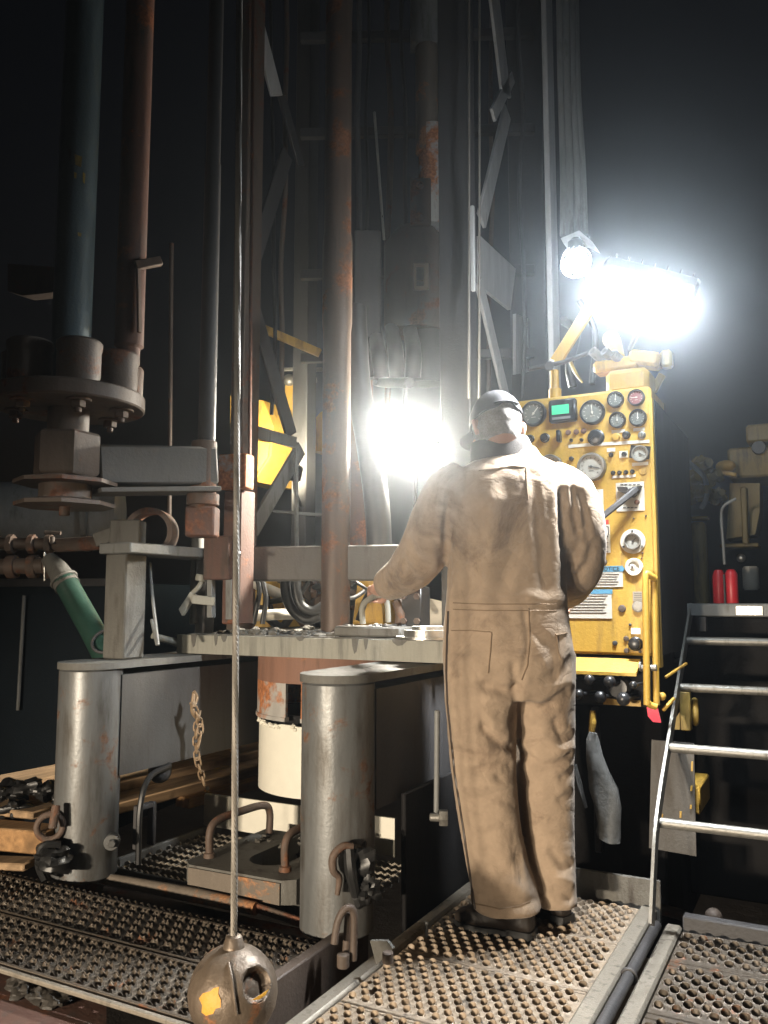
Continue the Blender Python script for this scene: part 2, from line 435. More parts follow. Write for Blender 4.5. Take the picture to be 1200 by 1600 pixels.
# front walkway in the shade (grip planks running across)
zf = .05
t = thing('walkway_grating', (-2.3, 1.97, zf - .1), 'dark toothed steel grating strip along the front, below the two silver posts', 'grating')
for k, (ya, yb) in enumerate(((1.715, 1.975), (1.985, 2.245))):
    mb = MB(); punched(mb, -4.2, -1.43, ya + .02, yb - .02, zf, .052, .0435, .017, .013, .011, 1, .15)
    for yy in (ya, yb):                                                       # rolled edges
        mb.bb(-4.2, -1.43, yy - .012 if yy == yb else yy, yy if yy == yb else yy + .012, zf - .018, zf + .012, .004)
    mb.bb(-4.2, -1.43, ya + .012, ya + .02, zf - .004, zf + .001, 0); mb.bb(-4.2, -1.43, yb - .02, yb - .012, zf - .004, zf + .001, 0)
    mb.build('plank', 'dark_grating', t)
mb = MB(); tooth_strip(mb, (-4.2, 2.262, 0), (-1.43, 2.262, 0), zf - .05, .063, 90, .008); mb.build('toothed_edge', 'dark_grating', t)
mb = MB(); mb.bb(-1.425, -1.385, 1.55, 2.50, zf - .13, zf + .02, .004); mb.build('side_rail', 'dark_rust', t)
mb = MB(); mb.bb(-4.2, -1.43, 1.690, 1.706, zf - .004, zf + .010, .004); mb.build('edge_rail', 'grating_steel', t); lift(t)

# rusty plate and black clutter at the very front
mb = MB(); mb.prism([onZ(-160, 1500, .0), onZ(165, 1602, .0), onZ(165, 1700, .0), onZ(-260, 1700, .0)], (0, 0, -.03))
lift(one('deck_plate', mb, 'red_oxide', 'rust red deck plate at the bottom corner below the front grating', 'steel plate'))
mb = MB()
for (px, py, r) in ((38, 1582, .055), (66, 1588, .055), (30, 1568, .045), (92, 1594, .055)): mb.lump(onZ(px, py, .01), r * .8, .4, .5, px)
lift(one('rag_heap', mb, 'mud_dark', 'black oily rag heap lying on the rust red plate', 'rag'))

# walkway the man stands on
t = thing('walkway_grating', (-.95, 2.4, -.08), 'tan punched steel walkway lit under the worker', 'grating')
ys = [1.35, 1.72, 2.09, 2.46, 2.83, 3.19]
for ya, yb in zip(ys[:-1], ys[1:]):
    mb = MB(); punched(mb, -1.25, -.66, ya + .016, yb - .016, 0, .041, .0325, .0122, .0080, .010, 2, .18)
    for a_, b_ in ((ya + .002, ya + .016), (yb - .016, yb - .002)): mb.bb(-1.25, -.66, a_, b_, -.035, .002, .003)
    mb.build('plank', 'walkway_steel', t)
for xa, xb in ((-1.305, -1.252), (-.658, -.60)):
    mb = MB(); mb.bb(xa, xb, 1.3, 3.2, -.075, .012, .008); mb.build('side_rail', 'grating_steel', t)
lift(t)
mb = MB(); mb.tube([(-.578, 1.6, .0), (-.578, 2.4, .002), (-.578, 3.06, .0)], .017, 12, 1)
mb.torus((-.578, 2.62, .0), (0, 1, 0), .02, .006, 14, 8); mb.torus((-.578, 2.05, .0), (0, 1, 0), .02, .006, 14, 8)
lift(one('hinge_rod', mb, 'dark_paint', 'round dark hinge rod lying in the gap between the two right hand gratings', 'rod'))
# grating to the right of it
t = thing('walkway_grating', (.1, 2.4, -.1), 'dark grey punched grating at the foot of the ladder', 'grating')
for ya, yb in zip(ys[1:-1], (2.09, 2.46, 2.83, 3.10)):
    mb = MB(); punched(mb, -.50, .95, ya + .03, yb - .03, -.02, .049, .039, .0142, .0095, .011, 2, .18)
    for a_, b_ in ((ya + .002, ya + .03), (yb - .03, yb - .002)): mb.bb(-.50, .95, a_, b_, -.06, -.017, .003)
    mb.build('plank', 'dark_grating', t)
mb = MB(); mb.bb(-.556, -.503, 1.5, 3.12, -.09, -.005, .008); mb.build('side_rail', 'grating_steel', t)
mb = MB(); mb.bb(-.50, 1.0, 3.105, 3.15, -.1, .03, .005); mb.build('end_rail', 'dark_paint', t); lift(t)
# kick plate behind the man's walkway
mb = MB(); mb.bb(-1.0, -.59, 3.215, 3.23, -.05, .10, .003); lift(one('kick_plate', mb, 'muddy_grey', 'low steel kick plate across the end of the tan walkway', 'kick plate'))
# inner grating (serrated bars + cross rods)
t = thing('bar_grating', (-2.1, 2.9, 0), 'serrated bar grating low between the two silver posts', 'grating')
mb = MB()
for k in range(10): tooth_strip(mb, (-2.63, 2.60 + k * .062, 0), (-1.55, 2.60 + k * .062, 0), .0, .032, 34, .009)
mb.build('bearing_bars', 'grating_steel', t)
mb = MB()
for k in range(7): mb.cyl((-2.6 + k * .17, 2.58, .018), (-2.6 + k * .17, 3.19, .018), .004, None, 8, 0)
mb.build('cross_rods', 'grating_steel', t)
mb = MB(); mb.bb(-2.665, -2.645, 2.56, 3.2, -.02, .04); mb.bb(-2.645, -1.55, 2.56, 2.575, -.02, .036); mb.build('frame', 'muddy_grey', t); lift(t)
mb = MB(); mb.bb(-2.75, -1.42, 2.45, 2.52, -.12, -.02); lift(one('cross_member', mb, 'dark_rust', 'dark cross member under the foot of the silver posts', 'beam'))
# rusty roller/pin between the posts
t = thing('latch_bar', onZ(330, 1410, .02), 'rust flaked latch bar between the feet of the silver posts', 'latch bar')
mb = MB(); mb.tube([onZ(160, 1372, .085), onZ(300, 1398, .085), onZ(400, 1420, .085)], [.022, .026, .022], 10, 3); mb.build('rod', 'rust_tan', t)
mb = MB(); mb.bar(onZ(400, 1418, .085), onZ(490, 1448, .085), .012, .03); mb.cyl(onZ(486, 1448, .075), onZ(505, 1453, .075) , .024, None, 12); mb.build('tongue', 'dark_rust', t)

# ------------------------------------------------------------------ support beams with round noses
def beam(xc, label, extras):
    r = .122
    t = thing('support_beam', (xc, 2.44, .05), label, 'beam', 'silver posted beams under the drill table')
    mb = MB(); mb.cyl((xc, 2.44, .095), (xc, 2.44, .885), r, None, 48, .006); mb.build('post', 'silver_paint', t)
    mb = MB()
    y0, y1, zb, zt = 2.44 + .05, 4.3, .47, .86
    mb.prism([(xc - r + .004, y0, zb), (xc - r + .004, y1, zb), (xc - r + .004, y1, zt), (xc - r + .004, y0, zt)], (2 * r - .008, 0, 0))
    mb.build('web', 'beam_grey' if extras else 'dark_paint', t)
    mb = MB()
    pts = [V((xc + r * 1.06 * math.cos(a), 2.44 + r * 1.06 * math.sin(a), .887)) for a in [math.pi + math.pi * i / 20 for i in range(21)]]
    pts += [V((xc + r * 1.06, 4.3, .887)), V((xc - r * 1.06, 4.3, .887))]
    mb.prism(pts, (0, 0, .026)); mb.build('cap_plate', 'muddy_grey', t)
    return t
bl = beam(-2.62, 'left silver round nosed beam under the grey square column', 1)
br = beam(-1.47, 'right silver round nosed beam beside the worker, dark sided', 0)
mb = MB(); p = at(176, 1312, 3.35); mb.cyl(p + V((.0, 0, 0)), p + V((.03, -.035, 0)), .03, None, 16); mb.cyl(p + V((.03, -.035, 0)), p + V((.045, -.05, 0)), .016, None, 6); mb.build('bolt', 'silver_paint', bl)
mb = MB(); q = onX(215, 1305, -2.49); mb.bb(-2.50, -2.465, q.y - .02, q.y, .17, .34); mb.bb(-2.50, -2.465, q.y + .06, q.y + .08, .17, .34); mb.bb(-2.5, -2.465, q.y, q.y + .06, .32, .34); mb.build('bracket', 'dark_paint', bl)
mb = MB(); mb.tube([(-2.48, 2.75, .47), (-2.47, 2.62, .44), (-2.465, 2.57, .33), (-2.465, 2.57, .12)], .012, 8); mb.build('cable', 'black_rubber', bl)
mb = MB(); q = onX(250, 1205, -2.60); q.z = .42; mb.cyl(q + V((0, 0, .052)), q, .05, None, 20); mb.ball(q, .05); mb.build('underside_boss', 'dark_paint', bl)
# shackle, hook and cable loops on the right post
pr = onX(525, 1340, -1.5)
t = thing('chain_hook', at(520, 1400, 2.7), 'rusty open hook welded low on the right silver post', 'hook')
mb = MB(); mb.tube([at(552, 1322, 2.70), at(536, 1322, 2.69), at(521, 1338, 2.68), at(521, 1360, 2.68), at(530, 1372, 2.69), at(527, 1398, 2.69)], [.009, .012, .013, .011, .008], 10); mb.build('hook', 'rust_steel', t)
mb = MB(); mb.lump(at(556, 1345, 2.745), .055, .4, 1.1, 2); mb.lump(at(572, 1388, 2.74), .05, .4, 1, 5); mb.tube([at(545, 1325, 2.71), at(548, 1360, 2.70), at(556, 1400, 2.72)], [.018, .02, .014], 8); mb.build('strap', 'black_rubber', t)
mb = MB()
mb.tube([at(522, 1475, 2.55), at(528, 1440, 2.56), at(540, 1420, 2.57), at(553, 1428, 2.58), at(552, 1500, 2.58)], .011, 10)
mb.tube([at(545, 1425, 2.6), at(540, 1500, 2.6)], .012, 10, 1)
mb.cyl(at(536, 1490, 2.56), at(536, 1512, 2.56), .018, None, 12)
one('cable_loop', mb, 'dark_rust', 'rusty rod bent in a loop at the front corner of the right silver post', 'rod')
# struts and hoses in the gloom right of the right beam
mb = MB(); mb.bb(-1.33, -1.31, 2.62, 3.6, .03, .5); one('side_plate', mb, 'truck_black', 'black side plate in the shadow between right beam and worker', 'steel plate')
for (px, y0, y1, D, rad, lab) in ((682, 1110, 1270, 3.05, .010, 'thin bright vertical rod behind the worker\'s left thigh'), (666, 1440, 1466, 2.75, .005, 'thin short steel rod near the worker\'s left boot')):
    mb = MB(); mb.cyl(at(px, y1, D), at(px + 1, y0, D), rad, None, 10); one('steel_rod', mb, 'grey_paint', lab, 'rod')
mb = MB(); p = at(700, 1278, 2.98); mb.hexn(p, .028, .03, (-1, -.4, 0)); mb.cyl(p, p + V((-.06, -.02, 0)), .014, None, 12); one('pin', mb, 'galvanised', 'dull steel hex headed pin left of the worker\'s knee', 'pin')
mb = MB(); mb.prism([at(578, 1470, 2.55), at(604, 1470, 2.55), at(614, 1482, 2.55), at(588, 1508, 2.55)], (0, .012, 0)); one('toe_tab', mb, 'muddy_grey', 'small pale steel tab at the corner of the walkway', 'steel tab')
mb = MB(); mb.cyl(at(606, 1505, 2.5), at(606, 1487, 2.5), .016, None, 12); one('stub', mb, 'dark_rust', 'short dark pipe stub beside the pale steel tab', 'pipe stub')

# ------------------------------------------------------------------ drill table
t = thing('drill_table', (-2.0, 3.3, .92), 'mud splashed grey drill table lying across both beams', 'drill table')
mb = MB(); mb.prism([(-2.60, 2.98, .975), (-1.25, 2.95, .975), (-1.22, 3.95, .975), (-2.66, 3.95, .975)], (0, 0, .03)); mb.build('table_top', 'muddy_grey', t)
mb = MB(); mb.prism([(-2.64, 2.955, .918), (-1.26, 2.93, .918), (-1.26, 2.953, .918), (-2.64, 2.978, .918)], (0, 0, .082)); mb.build('front_lip', 'table_paint', t)
mb = MB(); mb.prism([(-2.66, 2.98, .92), (-2.642, 2.98, .92), (-2.642, 3.9, .92), (-2.66, 3.9, .92)], (0, 0, .075)); mb.build('side_lip', 'muddy_grey', t)
mb = MB(); mb.tube([onX(238, 993, -2.72), onX(262, 1000, -2.69), onX(290, 1008, -2.62)], [.014, .016, .02], 10); mb.build('handle_bar', 'table_paint', t)
mb = MB()
random.seed(3)
for k in range(90):
    x = random.uniform(-2.55, -1.5); y = random.uniform(3.0, 3.3) if k % 3 else random.uniform(3.0, 3.8)
    mb.lump((x, y, 1.008), random.uniform(.012, .035), .5, random.uniform(.3, .7), k)
tag(mb.build('mud_clods', 'mud', t), 'drying grey mud clods', None, None, 'stuff')
for k, (px, w_, h_) in enumerate(((303, 12, 21), (338, 8, 17), (351, 13, 11), (472, 17, 6), (558, 12, 22), (575, 8, 16), (628, 26, 9))):
    a = onY(px, 1000, 2.952 - .018 * 0); x_ = a.x; y_ = 2.957 - (x_ + 2.64) / 1.38 * .025
    s_ = w_ * mpp(3.6) / 2; hh = h_ * mpp(3.6); zt_ = 1.0025
    mb = MB(); mb.prism([V((x_ - s_, y_ - .0015, zt_)), V((x_ - s_ * .8, y_ - .0015, zt_ - hh * .5)), V((x_ - s_ * .25, y_ - .0015, zt_ - hh)), V((x_ + s_ * .35, y_ - .0015, zt_ - hh * .85)), V((x_ + s_ * .7, y_ - .0015, zt_ - hh * .4)), V((x_ + s_, y_ - .0015, zt_))], (0, -.003, 0)); mb.build('mud_drip', 'muddy_grey', t)
# slip bushing plate with handle that the worker holds
p = at(585, 978, 3.45)
t = thing('slip_plate', (p.x, p.y, 1.01), 'muddy slip plate on the table beside the drill pipe, held by its bent handle', 'slip plate')
mb = MB(); mb.bb(p.x - .16, p.x + .15, p.y - .06, p.y + .12, 1.008, 1.05, .008); mb.build('plate', 'muddy_grey', t)
mb = MB(); hp = [at(567, 975, 3.42), at(566, 950, 3.42), at(574, 938, 3.43), at(592, 930, 3.45), at(604, 940, 3.47), at(607, 972, 3.48)]
mb.tube(hp, .012, 10); mb.build('handle', 'table_paint', t)
mb = MB()
for k in range(14): mb.lump(p + V((random.uniform(-.15, .14), random.uniform(-.05, .1), 1.05 - p.z)), random.uniform(.008, .02), .5, .5, k + 50)
tag(mb.build('mud_crust', 'mud_dark', t), None, None, None, 'stuff')
mb = MB(); q = at(668, 990, 3.2); mb.lathe([(.09, -.01), (.09, .014), (.06, .014), (.06, .028), (.035, .028)], q, (0, 0, 1), 28); mb.lathe([(.13, -.02), (.13, -.01)], q + V((0, .02, 0)), (0, 0, 1), 28)
one('bearing_cap', mb, 'bright_steel', 'greasy round steel bearing cap at the right end of the table', 'bearing cap')
# hand wheel / black valve stack behind cap
t = thing('hydraulic_valve', at(660, 985, 3.5), 'dark bolted valve body on the table under the worker\'s forearm', 'valve')
mb = MB(); a = at(650, 985, 3.5); mb.box(a + V((0, 0, .09)), (.09, .09, .18)); mb.cyl(a + V((0, 0, .18)), a + V((0, 0, .24)), .03); mb.build('body', 'black_plastic', t)
mb = MB(); [mb.hexn(a + V((dx, -.047, dz)), .014, .014, (0, -1, 0)) for dx in (-.03, .03) for dz in (.04, .14)]; mb.build('bolt_heads', 'dark_rust', t)
mb = MB(); mb.tube([at(622, 980, 3.5), at(628, 960, 3.5), at(620, 940, 3.52)], [.02, .03, .022], 10); mb.build('fitting', 'rust_steel', t)

# ------------------------------------------------------------------ drill pipe and casing under the table
PC = V((-2.05, 3.37, 0))
t = thing('drill_pipe', PC + V((0, 0, .95)), 'tall worn drill pipe running up from the middle of the table', 'drill pipe')
mb = MB(); mb.lathe([(.068, .95), (.068, 2.45), (.073, 2.5), (.073, 2.9), (.066, 2.95), (.066, 4.1), (.069, 4.15), (.069, 6.5)], PC, (0, 0, 1), 40); mb.build('tube', 'kelly_steel', t)
mb = MB(); mb.pipe(PC + V((0, 0, .80)), PC + V((0, 0, .955)), .12, .07); mb.build('bushing', 'dark_rust', t)
t = thing('diverter_pipe', PC + V((0, 0, .62)), 'rust and white painted diverter pipe hanging under the table, notched', 'pipe')
def cyl_patch(mb, c, r, a0, a1, z0, z1, th=.012, n=24):
    o, i = [], []
    for k in range(n + 1):
        a = a0 + (a1 - a0) * k / n; o.append(V((c.x + r * math.cos(a), c.y + r * math.sin(a), 0))); i.append(V((c.x + (r - th) * math.cos(a), c.y + (r - th) * math.sin(a), 0)))
    vs = []; fs = []
    for k in range(n + 1): vs += [o[k] + V((0, 0, z0)), o[k] + V((0, 0, z1)), i[k] + V((0, 0, z1)), i[k] + V((0, 0, z0))]
    for k in range(n):
        for q in range(4): fs.append((k * 4 + q, k * 4 + 4 + q, k * 4 + 4 + (q + 1) % 4, k * 4 + (q + 1) % 4))
    if abs(a1 - a0) < 6.28: fs += [(0, 1, 2, 3), (4 * n + 3, 4 * n + 2, 4 * n + 1, 4 * n)]
    return mb.faces(vs, fs)
rd = .355
def ang_px(px, r):      # angle on the pipe (camera side) that projects to px
    best = None
    for k in range(720):
        a = -math.pi + k * math.pi / 360
        q = PC + V((r * math.cos(a), r * math.sin(a), .7))
        if (q - V((0, 0, 0))).dot(FW) < PC.dot(FW):
            e = abs(proj(q)[0] - px)
            if best is None or e < best[0]: best = (e, a)
    return best[1]
aL, aR = ang_px(446, rd), ang_px(470, rd)
mb = MB(); cyl_patch(mb, PC, rd, 0, 2 * math.pi, .80, .915, .014, 64); mb.build('collar', 'oxide_bright', t)
mb = MB(); cyl_patch(mb, PC, rd, aR, aL + 2 * math.pi, .655, .802, .014, 56); cyl_patch(mb, PC, rd + .006, aR, aL + 2 * math.pi, .64, .657, .03, 56); mb.build('skirt', 'rust_white', t)
t = thing('surface_casing', PC + V((0, 0, .29)), 'white plastic casing standing below the rusty diverter pipe', 'casing')
mb = MB(); rw = .345; n = 72; o = []
ring = [[], [], [], []]
for k in range(n):
    a = 2 * math.pi * k / n; zt = .62 + .012 * noise.noise(V((math.cos(a) * 4, math.sin(a) * 4, 0))) + .008 * random.random()
    for q, (r_, z_) in enumerate(((rw, .325), (rw, zt), (rw - .014, zt), (rw - .014, .325))): ring[q].append(PC + V((r_ * math.cos(a), r_ * math.sin(a), z_)))
mb.loft(ring, False, True); mb.build('casing_wall', 'pvc_white', t)
mb = MB()
for k in range(40):
    a = random.uniform(3.4, 5.9); mb.lump(PC + V((rw * math.cos(a), rw * math.sin(a), .625 - random.random() * .02)), random.uniform(.006, .013), .5, .8, k)
tag(mb.build('shavings', 'pvc_white', t), None, None, None, 'stuff')
mb = MB(); cyl_patch(mb, PC, .30, 0, 2 * math.pi, .34, .66, .03, 48); one('conductor_pipe', mb, 'truck_black', 'black conductor pipe inside the white casing', 'pipe')
# white splash board and slip plate on the grating
t = thing('splash_board', (-2.1, 3.21, .035), 'white plastic board standing on edge behind the bar grating', 'board')
mb = MB(); mb.prism([(-2.69, 3.235, .035), (-1.66, 3.217, .035), (-1.66, 3.217, .19), (-2.0, 3.222, .188), (-2.69, 3.235, .182)], (0, .012, 0)); mb.build('sheet', 'pvc_white', t)
mb = MB(); q = onY(325, 1250, 3.234); mb.cyl(q, q + V((0, -.012, 0)), .010, None, 12); mb.bb(-2.69, -2.55, 3.228, 3.234, .04, .178, .001); mb.build('stained_end', 'label_white', t); lift(t)
zt = .125
t = thing('slotted_slip_plate', (-1.95, 2.75, .03), 'thick rusty slotted plate with two bent handles lying on the bar grating', 'slip plate')
mb = MB()
pc = [(-2.17, 2.54), (-2.20, 2.50), (-1.74, 2.53), (-1.72, 2.56), (-1.66, 3.05), (-1.86, 3.06)]
slot = []
sc_ = V((-1.93, 2.72, 0)); rs = .085
for k in range(13):
    a = math.pi * 0 - math.pi * k / 12; slot.append((sc_.x + rs * math.cos(a), sc_.y + rs * math.sin(a)))
outer = [(-2.02, 3.06)][:0] + [(-1.86, 3.06)] + slot[:1]
poly = [(-1.66, 3.05), (-1.845, 3.055)] + slot + [(-2.015, 3.06), (-2.20, 3.05), (-2.20, 2.55), (-2.16, 2.515), (-1.75, 2.525), (-1.71, 2.56)]
mb.prism([V((x, y, .036)) for x, y in poly], (0, 0, zt - .04)); mb.build('plate', 'muddy_grey', t)
mb = MB(); mb.prism([V((-2.158, 2.5125, .04)), V((-1.752, 2.5225, .04)), V((-1.752, 2.5225, zt - .012)), V((-2.158, 2.5125, zt - .012))], (0, -.006, 0)); mb.build('front_edge', 'rust_tan', t)
for (a_, b_) in (((-2.15, 2.62), (-2.13, 2.98)), ((-1.80, 2.62), (-1.76, 2.96))):
    mb = MB(); A, B = V((*a_, zt)), V((*b_, zt)); mb.tube([A, A + V((0, 0, .09)), A + (B - A) * .12 + V((0, 0, .125)), A + (B - A) * .5 + V((0, 0, .13)), A + (B - A) * .88 + V((0, 0, .125)), B + V((0, 0, .09)), B], .0155, 12, 5)
    mb.lathe([(.024, -.005), (.022, .012), (.016, .016)], A, (0, 0, 1), 12); mb.build('handle', 'rust_steel', t)
mb = MB()
for k in range(46): mb.lump((random.uniform(-2.16, -1.7), random.uniform(2.85, 3.14), zt - .002 if k % 2 else .045), random.uniform(.008, .022), .6, .6, k + 7)
tag(mb.build('mud_clods', 'mud', t), 'grey drill cuttings', None, None, 'stuff'); lift(t)

# ------------------------------------------------------------------ chain with hook on the left beam
XC = -2.44
t = thing('hook_chain', onX(318, 1238, XC), 'short rusty chain with a grab hook hanging on the left beam side', 'chain')
mb = MB(); mb.tube([onX(303, 1080, XC + .015), onX(308, 1090, XC + .02), onX(302, 1104, XC + .02), onX(298, 1098, XC + .02)], .007, 8); mb.tube([onX(303, 1082, XC + .01), onX(301, 1110, XC + .02), onX(309, 1122, XC + .02), onX(313, 1110, XC + .02)], [.008, .010, .008, .005], 8); mb.build('grab_hook', 'chain_rust', t)
def chain(mb, path, L, w, r):
    P = smooth_path(path, 12); acc = 0; pos = [P[0]]
    for a, b in zip(P[:-1], P[1:]):
        d = (b - a).length
        while acc + d >= L * .74:
            f = (L * .74 - acc) / d; a = a + (b - a) * f; pos.append(a); d = (b - a).length; acc = 0
        acc += d
    for i, (a, b) in enumerate(zip(pos[:-1], pos[1:])):
        d = (b - a).normalized(); s1 = frame(d)[0]; s2 = d.cross(s1)
        u = s1 * .8 + s2 * .6 if i % 2 else s2 * .8 - s1 * .6
        c = (a + b) / 2; pts = []
        for k in range(12):
            an = 2 * math.pi * k / 12; pts.append(c + d * (math.cos(an) * (w / 2) + (L / 2 - w / 2) * (1 if math.cos(an) > .01 else -1 if math.cos(an) < -.01 else 0)) + u * math.sin(an) * w / 2)
        mb.tube(pts, r, 6, 1, True)
mb = MB(); chain(mb, [onX(309, 1118, XC + .02), onX(306, 1150, XC + .01), onX(308, 1185, XC + .01), onX(316, 1215, XC + .01), onX(321, 1235, XC + .01)], .042, .024, .0042)
chain(mb, [onX(303, 1105, XC + .03), onX(312, 1128, XC + .03), onX(313, 1150, XC + .03), onX(308, 1172, XC + .03)], .042, .024, .0042); mb.build('links', 'chain_rust', t)

# ------------------------------------------------------------------ overhaul ball on its wire rope
bc = at(364, 1550, 1.95); br_ = .098
t = thing('overhaul_ball', bc - V((0, 0, br_)), 'scratched iron overhaul ball with yellow paint hanging in the foreground', 'overhaul ball')
mb = MB()
hx = (FW * -.62 + RT * .55 + UPZ * .35).normalized()
# ball with a dished window cut on the upper right
st = 0; U_, V_ = 120, 80
hx = V((0, 0, 0))
def bdir(px, py):
    r = ray(px, py).normalized(); oc = C0 - bc; b_ = r.dot(oc); c_ = oc.dot(oc) - (br_ * 1.01) ** 2
    q = b_ * b_ - c_; return (C0 + r * (-b_ - math.sqrt(max(q, 0))) - bc)
hx = bdir(404, 1537).normalized()
rings = []
for i in range(1, V_):
    th = math.pi * i / V_; rg = []
    for j in range(U_):
        d = V((math.sin(th) * math.cos(2 * math.pi * j / U_), math.sin(th) * math.sin(2 * math.pi * j / U_), -math.cos(th)))
        k = d.dot(hx); rr = br_ * (1 + .012 * noise.noise(d * 5))
        kk = 1 - max(0, min(1, (k - .93) / .02)); rr *= .80 + .20 * kk * kk * (3 - 2 * kk)
        rg.append(bc + d * rr)
    rings.append(rg)
mb.loft(rings); mb.cyl(bc + V((0, 0, br_ - .012)), bc + V((0, 0, br_ + .022)), .026, .018, 20); mb.build('ball', 'ball_iron', t, 50)
def patch(mb, dirs, rad):
    vs = [bc + V(d).normalized() * rad for d in dirs]; c = sum(vs, V((0, 0, 0))) / len(vs); c = bc + (c - bc).normalized() * rad
    m = len(vs); mid = [bc + ((v + c) / 2 - bc).normalized() * rad for v in vs]
    mb.faces(vs + mid + [c], [(i, (i + 1) % m, m + (i + 1) % m, m + i) for i in range(m)] + [(m + i, m + (i + 1) % m, 2 * m) for i in range(m)])
def bdir(px, py):
    r = ray(px, py).normalized(); oc = C0 - bc; b_ = r.dot(oc); c_ = oc.dot(oc) - (br_ * 1.01) ** 2
    q = b_ * b_ - c_; return (C0 + r * (-b_ - math.sqrt(max(q, 0))) - bc)
mb = MB(); patch(mb, [bdir(*q) for q in ((311, 1560), (317, 1552), (328, 1549), (334, 1544), (342, 1542), (341, 1553), (345, 1562), (345, 1574), (337, 1576), (333, 1584), (322, 1587), (315, 1582), (316, 1571))], br_ * 1.014); mb.build('paint_patch', 'ball_yellow', t)
mb = MB(); patch(mb, [bdir(*q) for q in ((392, 1563), (404, 1556), (420, 1545), (414, 1556), (404, 1562))], br_ * 1.014); mb.build('paint_patch', 'ball_yellow', t)
mb = MB(); mb.tube([bc + bdir(*q) * 1.02 for q in ((357, 1505), (362, 1530), (366, 1560), (370, 1585))], .0032, 8); mb.build('seam_weld', 'ball_iron', t)
def rope(path, rad, pitch, name, label, mat='rope_steel', strands=6, detail=True):
    mb = MB(); P = [V(p) for p in path]
    if not detail: mb.tube(P, rad, 10, 1)
    else:
        L = (P[-1] - P[0]).length; nseg = int(L / pitch * 10)
        a, b, d = frame(P[-1] - P[0])
        for s_ in range(strands):
            pts = []
            for i in range(nseg + 1):
                u = i / nseg; th = 2 * math.pi * (u * L / pitch + s_ / strands)
                base = P[0] + (P[-1] - P[0]) * u
                pts.append(base + (a * math.cos(th) + b * math.sin(th)) * rad * .5)
            mb.tube(pts, rad * .5, 6, 1)
    return one(name, mb, mat, label, 'wire rope')
top = at(376, -300, 1.99)
rope([bc + V((0, 0, br_ + .015)), top], .0080, .07, 'wire_rope', 'bright twisted wire rope running straight up from the iron ball')
# ------------------------------------------------------------------ pipe carousel, upper left
DC = 3.1
cc = at(108, 628, DC); k0 = mpp(DC)
t = thing('pipe_carousel', at(108, 775, DC), 'rusty round pipe carousel with cup sockets over the front grating', 'pipe carousel')
mb = MB(); mb.cyl(cc + V((0, 0, -.03)), cc + V((0, 0, .028)), .277, None, 64, .006); mb.build('disc', 'dark_rust', t)
base_a = math.atan2(-FW.y, -FW.x)
for k in range(6):
    a = base_a + R(30 + 60 * k); q = cc + V((math.cos(a) * .178, math.sin(a) * .178, .028))
    mb = MB(); mb.lathe([(.070, 0), (.077, .03), (.077, .118), (.081, .13), (.081, .15), (.074, .158), (.058, .158), (.056, .1)], q, (0, 0, 1), 32); mb.build('socket', 'dark_rust', t)
    q2 = cc + V((math.cos(a) * .2, math.sin(a) * .2, -.03))
    mb = MB(); mb.cyl(q2, q2 + V((0, 0, -.008)), .045, None, 20); mb.hexn(q2 + V((0, 0, -.032)), .026, .025); mb.cyl(q2 + V((0, 0, -.05)), q2 + V((0, 0, -.03)), .012, None, 10); mb.build('bolt', 'rust_steel', t)
mb = MB(); hz = at(108, 745, DC).z; h1 = at(108, 678, DC).z
mb.lathe([(.112, 0), (.122, .012), (.122, h1 - hz - .01), (.112, h1 - hz)], V((cc.x, cc.y, hz)), (0, 0, 1), 6); mb.cyl(V((cc.x, cc.y, h1)), cc, .075); mb.build('hub', 'dark_rust', t)
for i, (yy, rr) in enumerate(((758, .185), (792, .18))):
    z = at(108, yy, DC).z
    mb = MB(); mb.lathe([(rr, 0), (rr, .014), (rr * .55, .03), (rr * .55, .034)], V((cc.x, cc.y, z)), (0, 0, 1), 8); mb.build('flange', 'dark_rust', t)
mb = MB(); mb.cyl(V((cc.x, cc.y, at(0, 790, DC).z)), V((cc.x, cc.y, hz)), .095, None, 20); mb.cyl(V((cc.x, cc.y, at(0, 806, DC).z)), V((cc.x, cc.y, at(0, 790, DC).z)), .02, None, 10); mb.build('spindle', 'dark_rust', t)
A, B = at(150, 728, DC + .05), at(335, 729, DC + .32)
mb = MB(); mb.bar(A, B, .09, .155, None, .01); mb.bar(A + V((0, 0, -.10)), B + V((0, 0, -.10)), .16, .02); mb.build('arm', 'arm_steel', t)
b0 = at(318, 745, DC + .30)
mb = MB(); mb.cyl(V((b0.x, b0.y, at(318, 800, 3.4).z)), V((b0.x, b0.y, at(318, 690, 3.4).z)), .052, None, 24); mb.cyl(V((b0.x, b0.y, at(318, 790, 3.4).z)), V((b0.x, b0.y, at(318, 772, 3.4).z)), .066, None, 24); mb.build('pivot_sleeve', 'rust_steel', t)
mb = MB(); mb.box((b0.x, b0.y, at(318, 816, 3.4).z), (.12, .10, .125), Matrix.Rotation(R(25), 4, 'Z'), .008); mb.build('pivot_block', 'red_oxide', t)
mb = MB(); mb.lathe([(.034, 0), (.036, .01), (.034, 1.2), (.031, 1.21), (.031, 4)], V((b0.x + .012, b0.y, at(318, 690, 3.4).z)), (0, 0, 1), 24)
one('guide_rod', mb, 'dark_paint', 'thin dark grey guide rod rising from the rusty pivot sleeve of the carousel', 'rod')
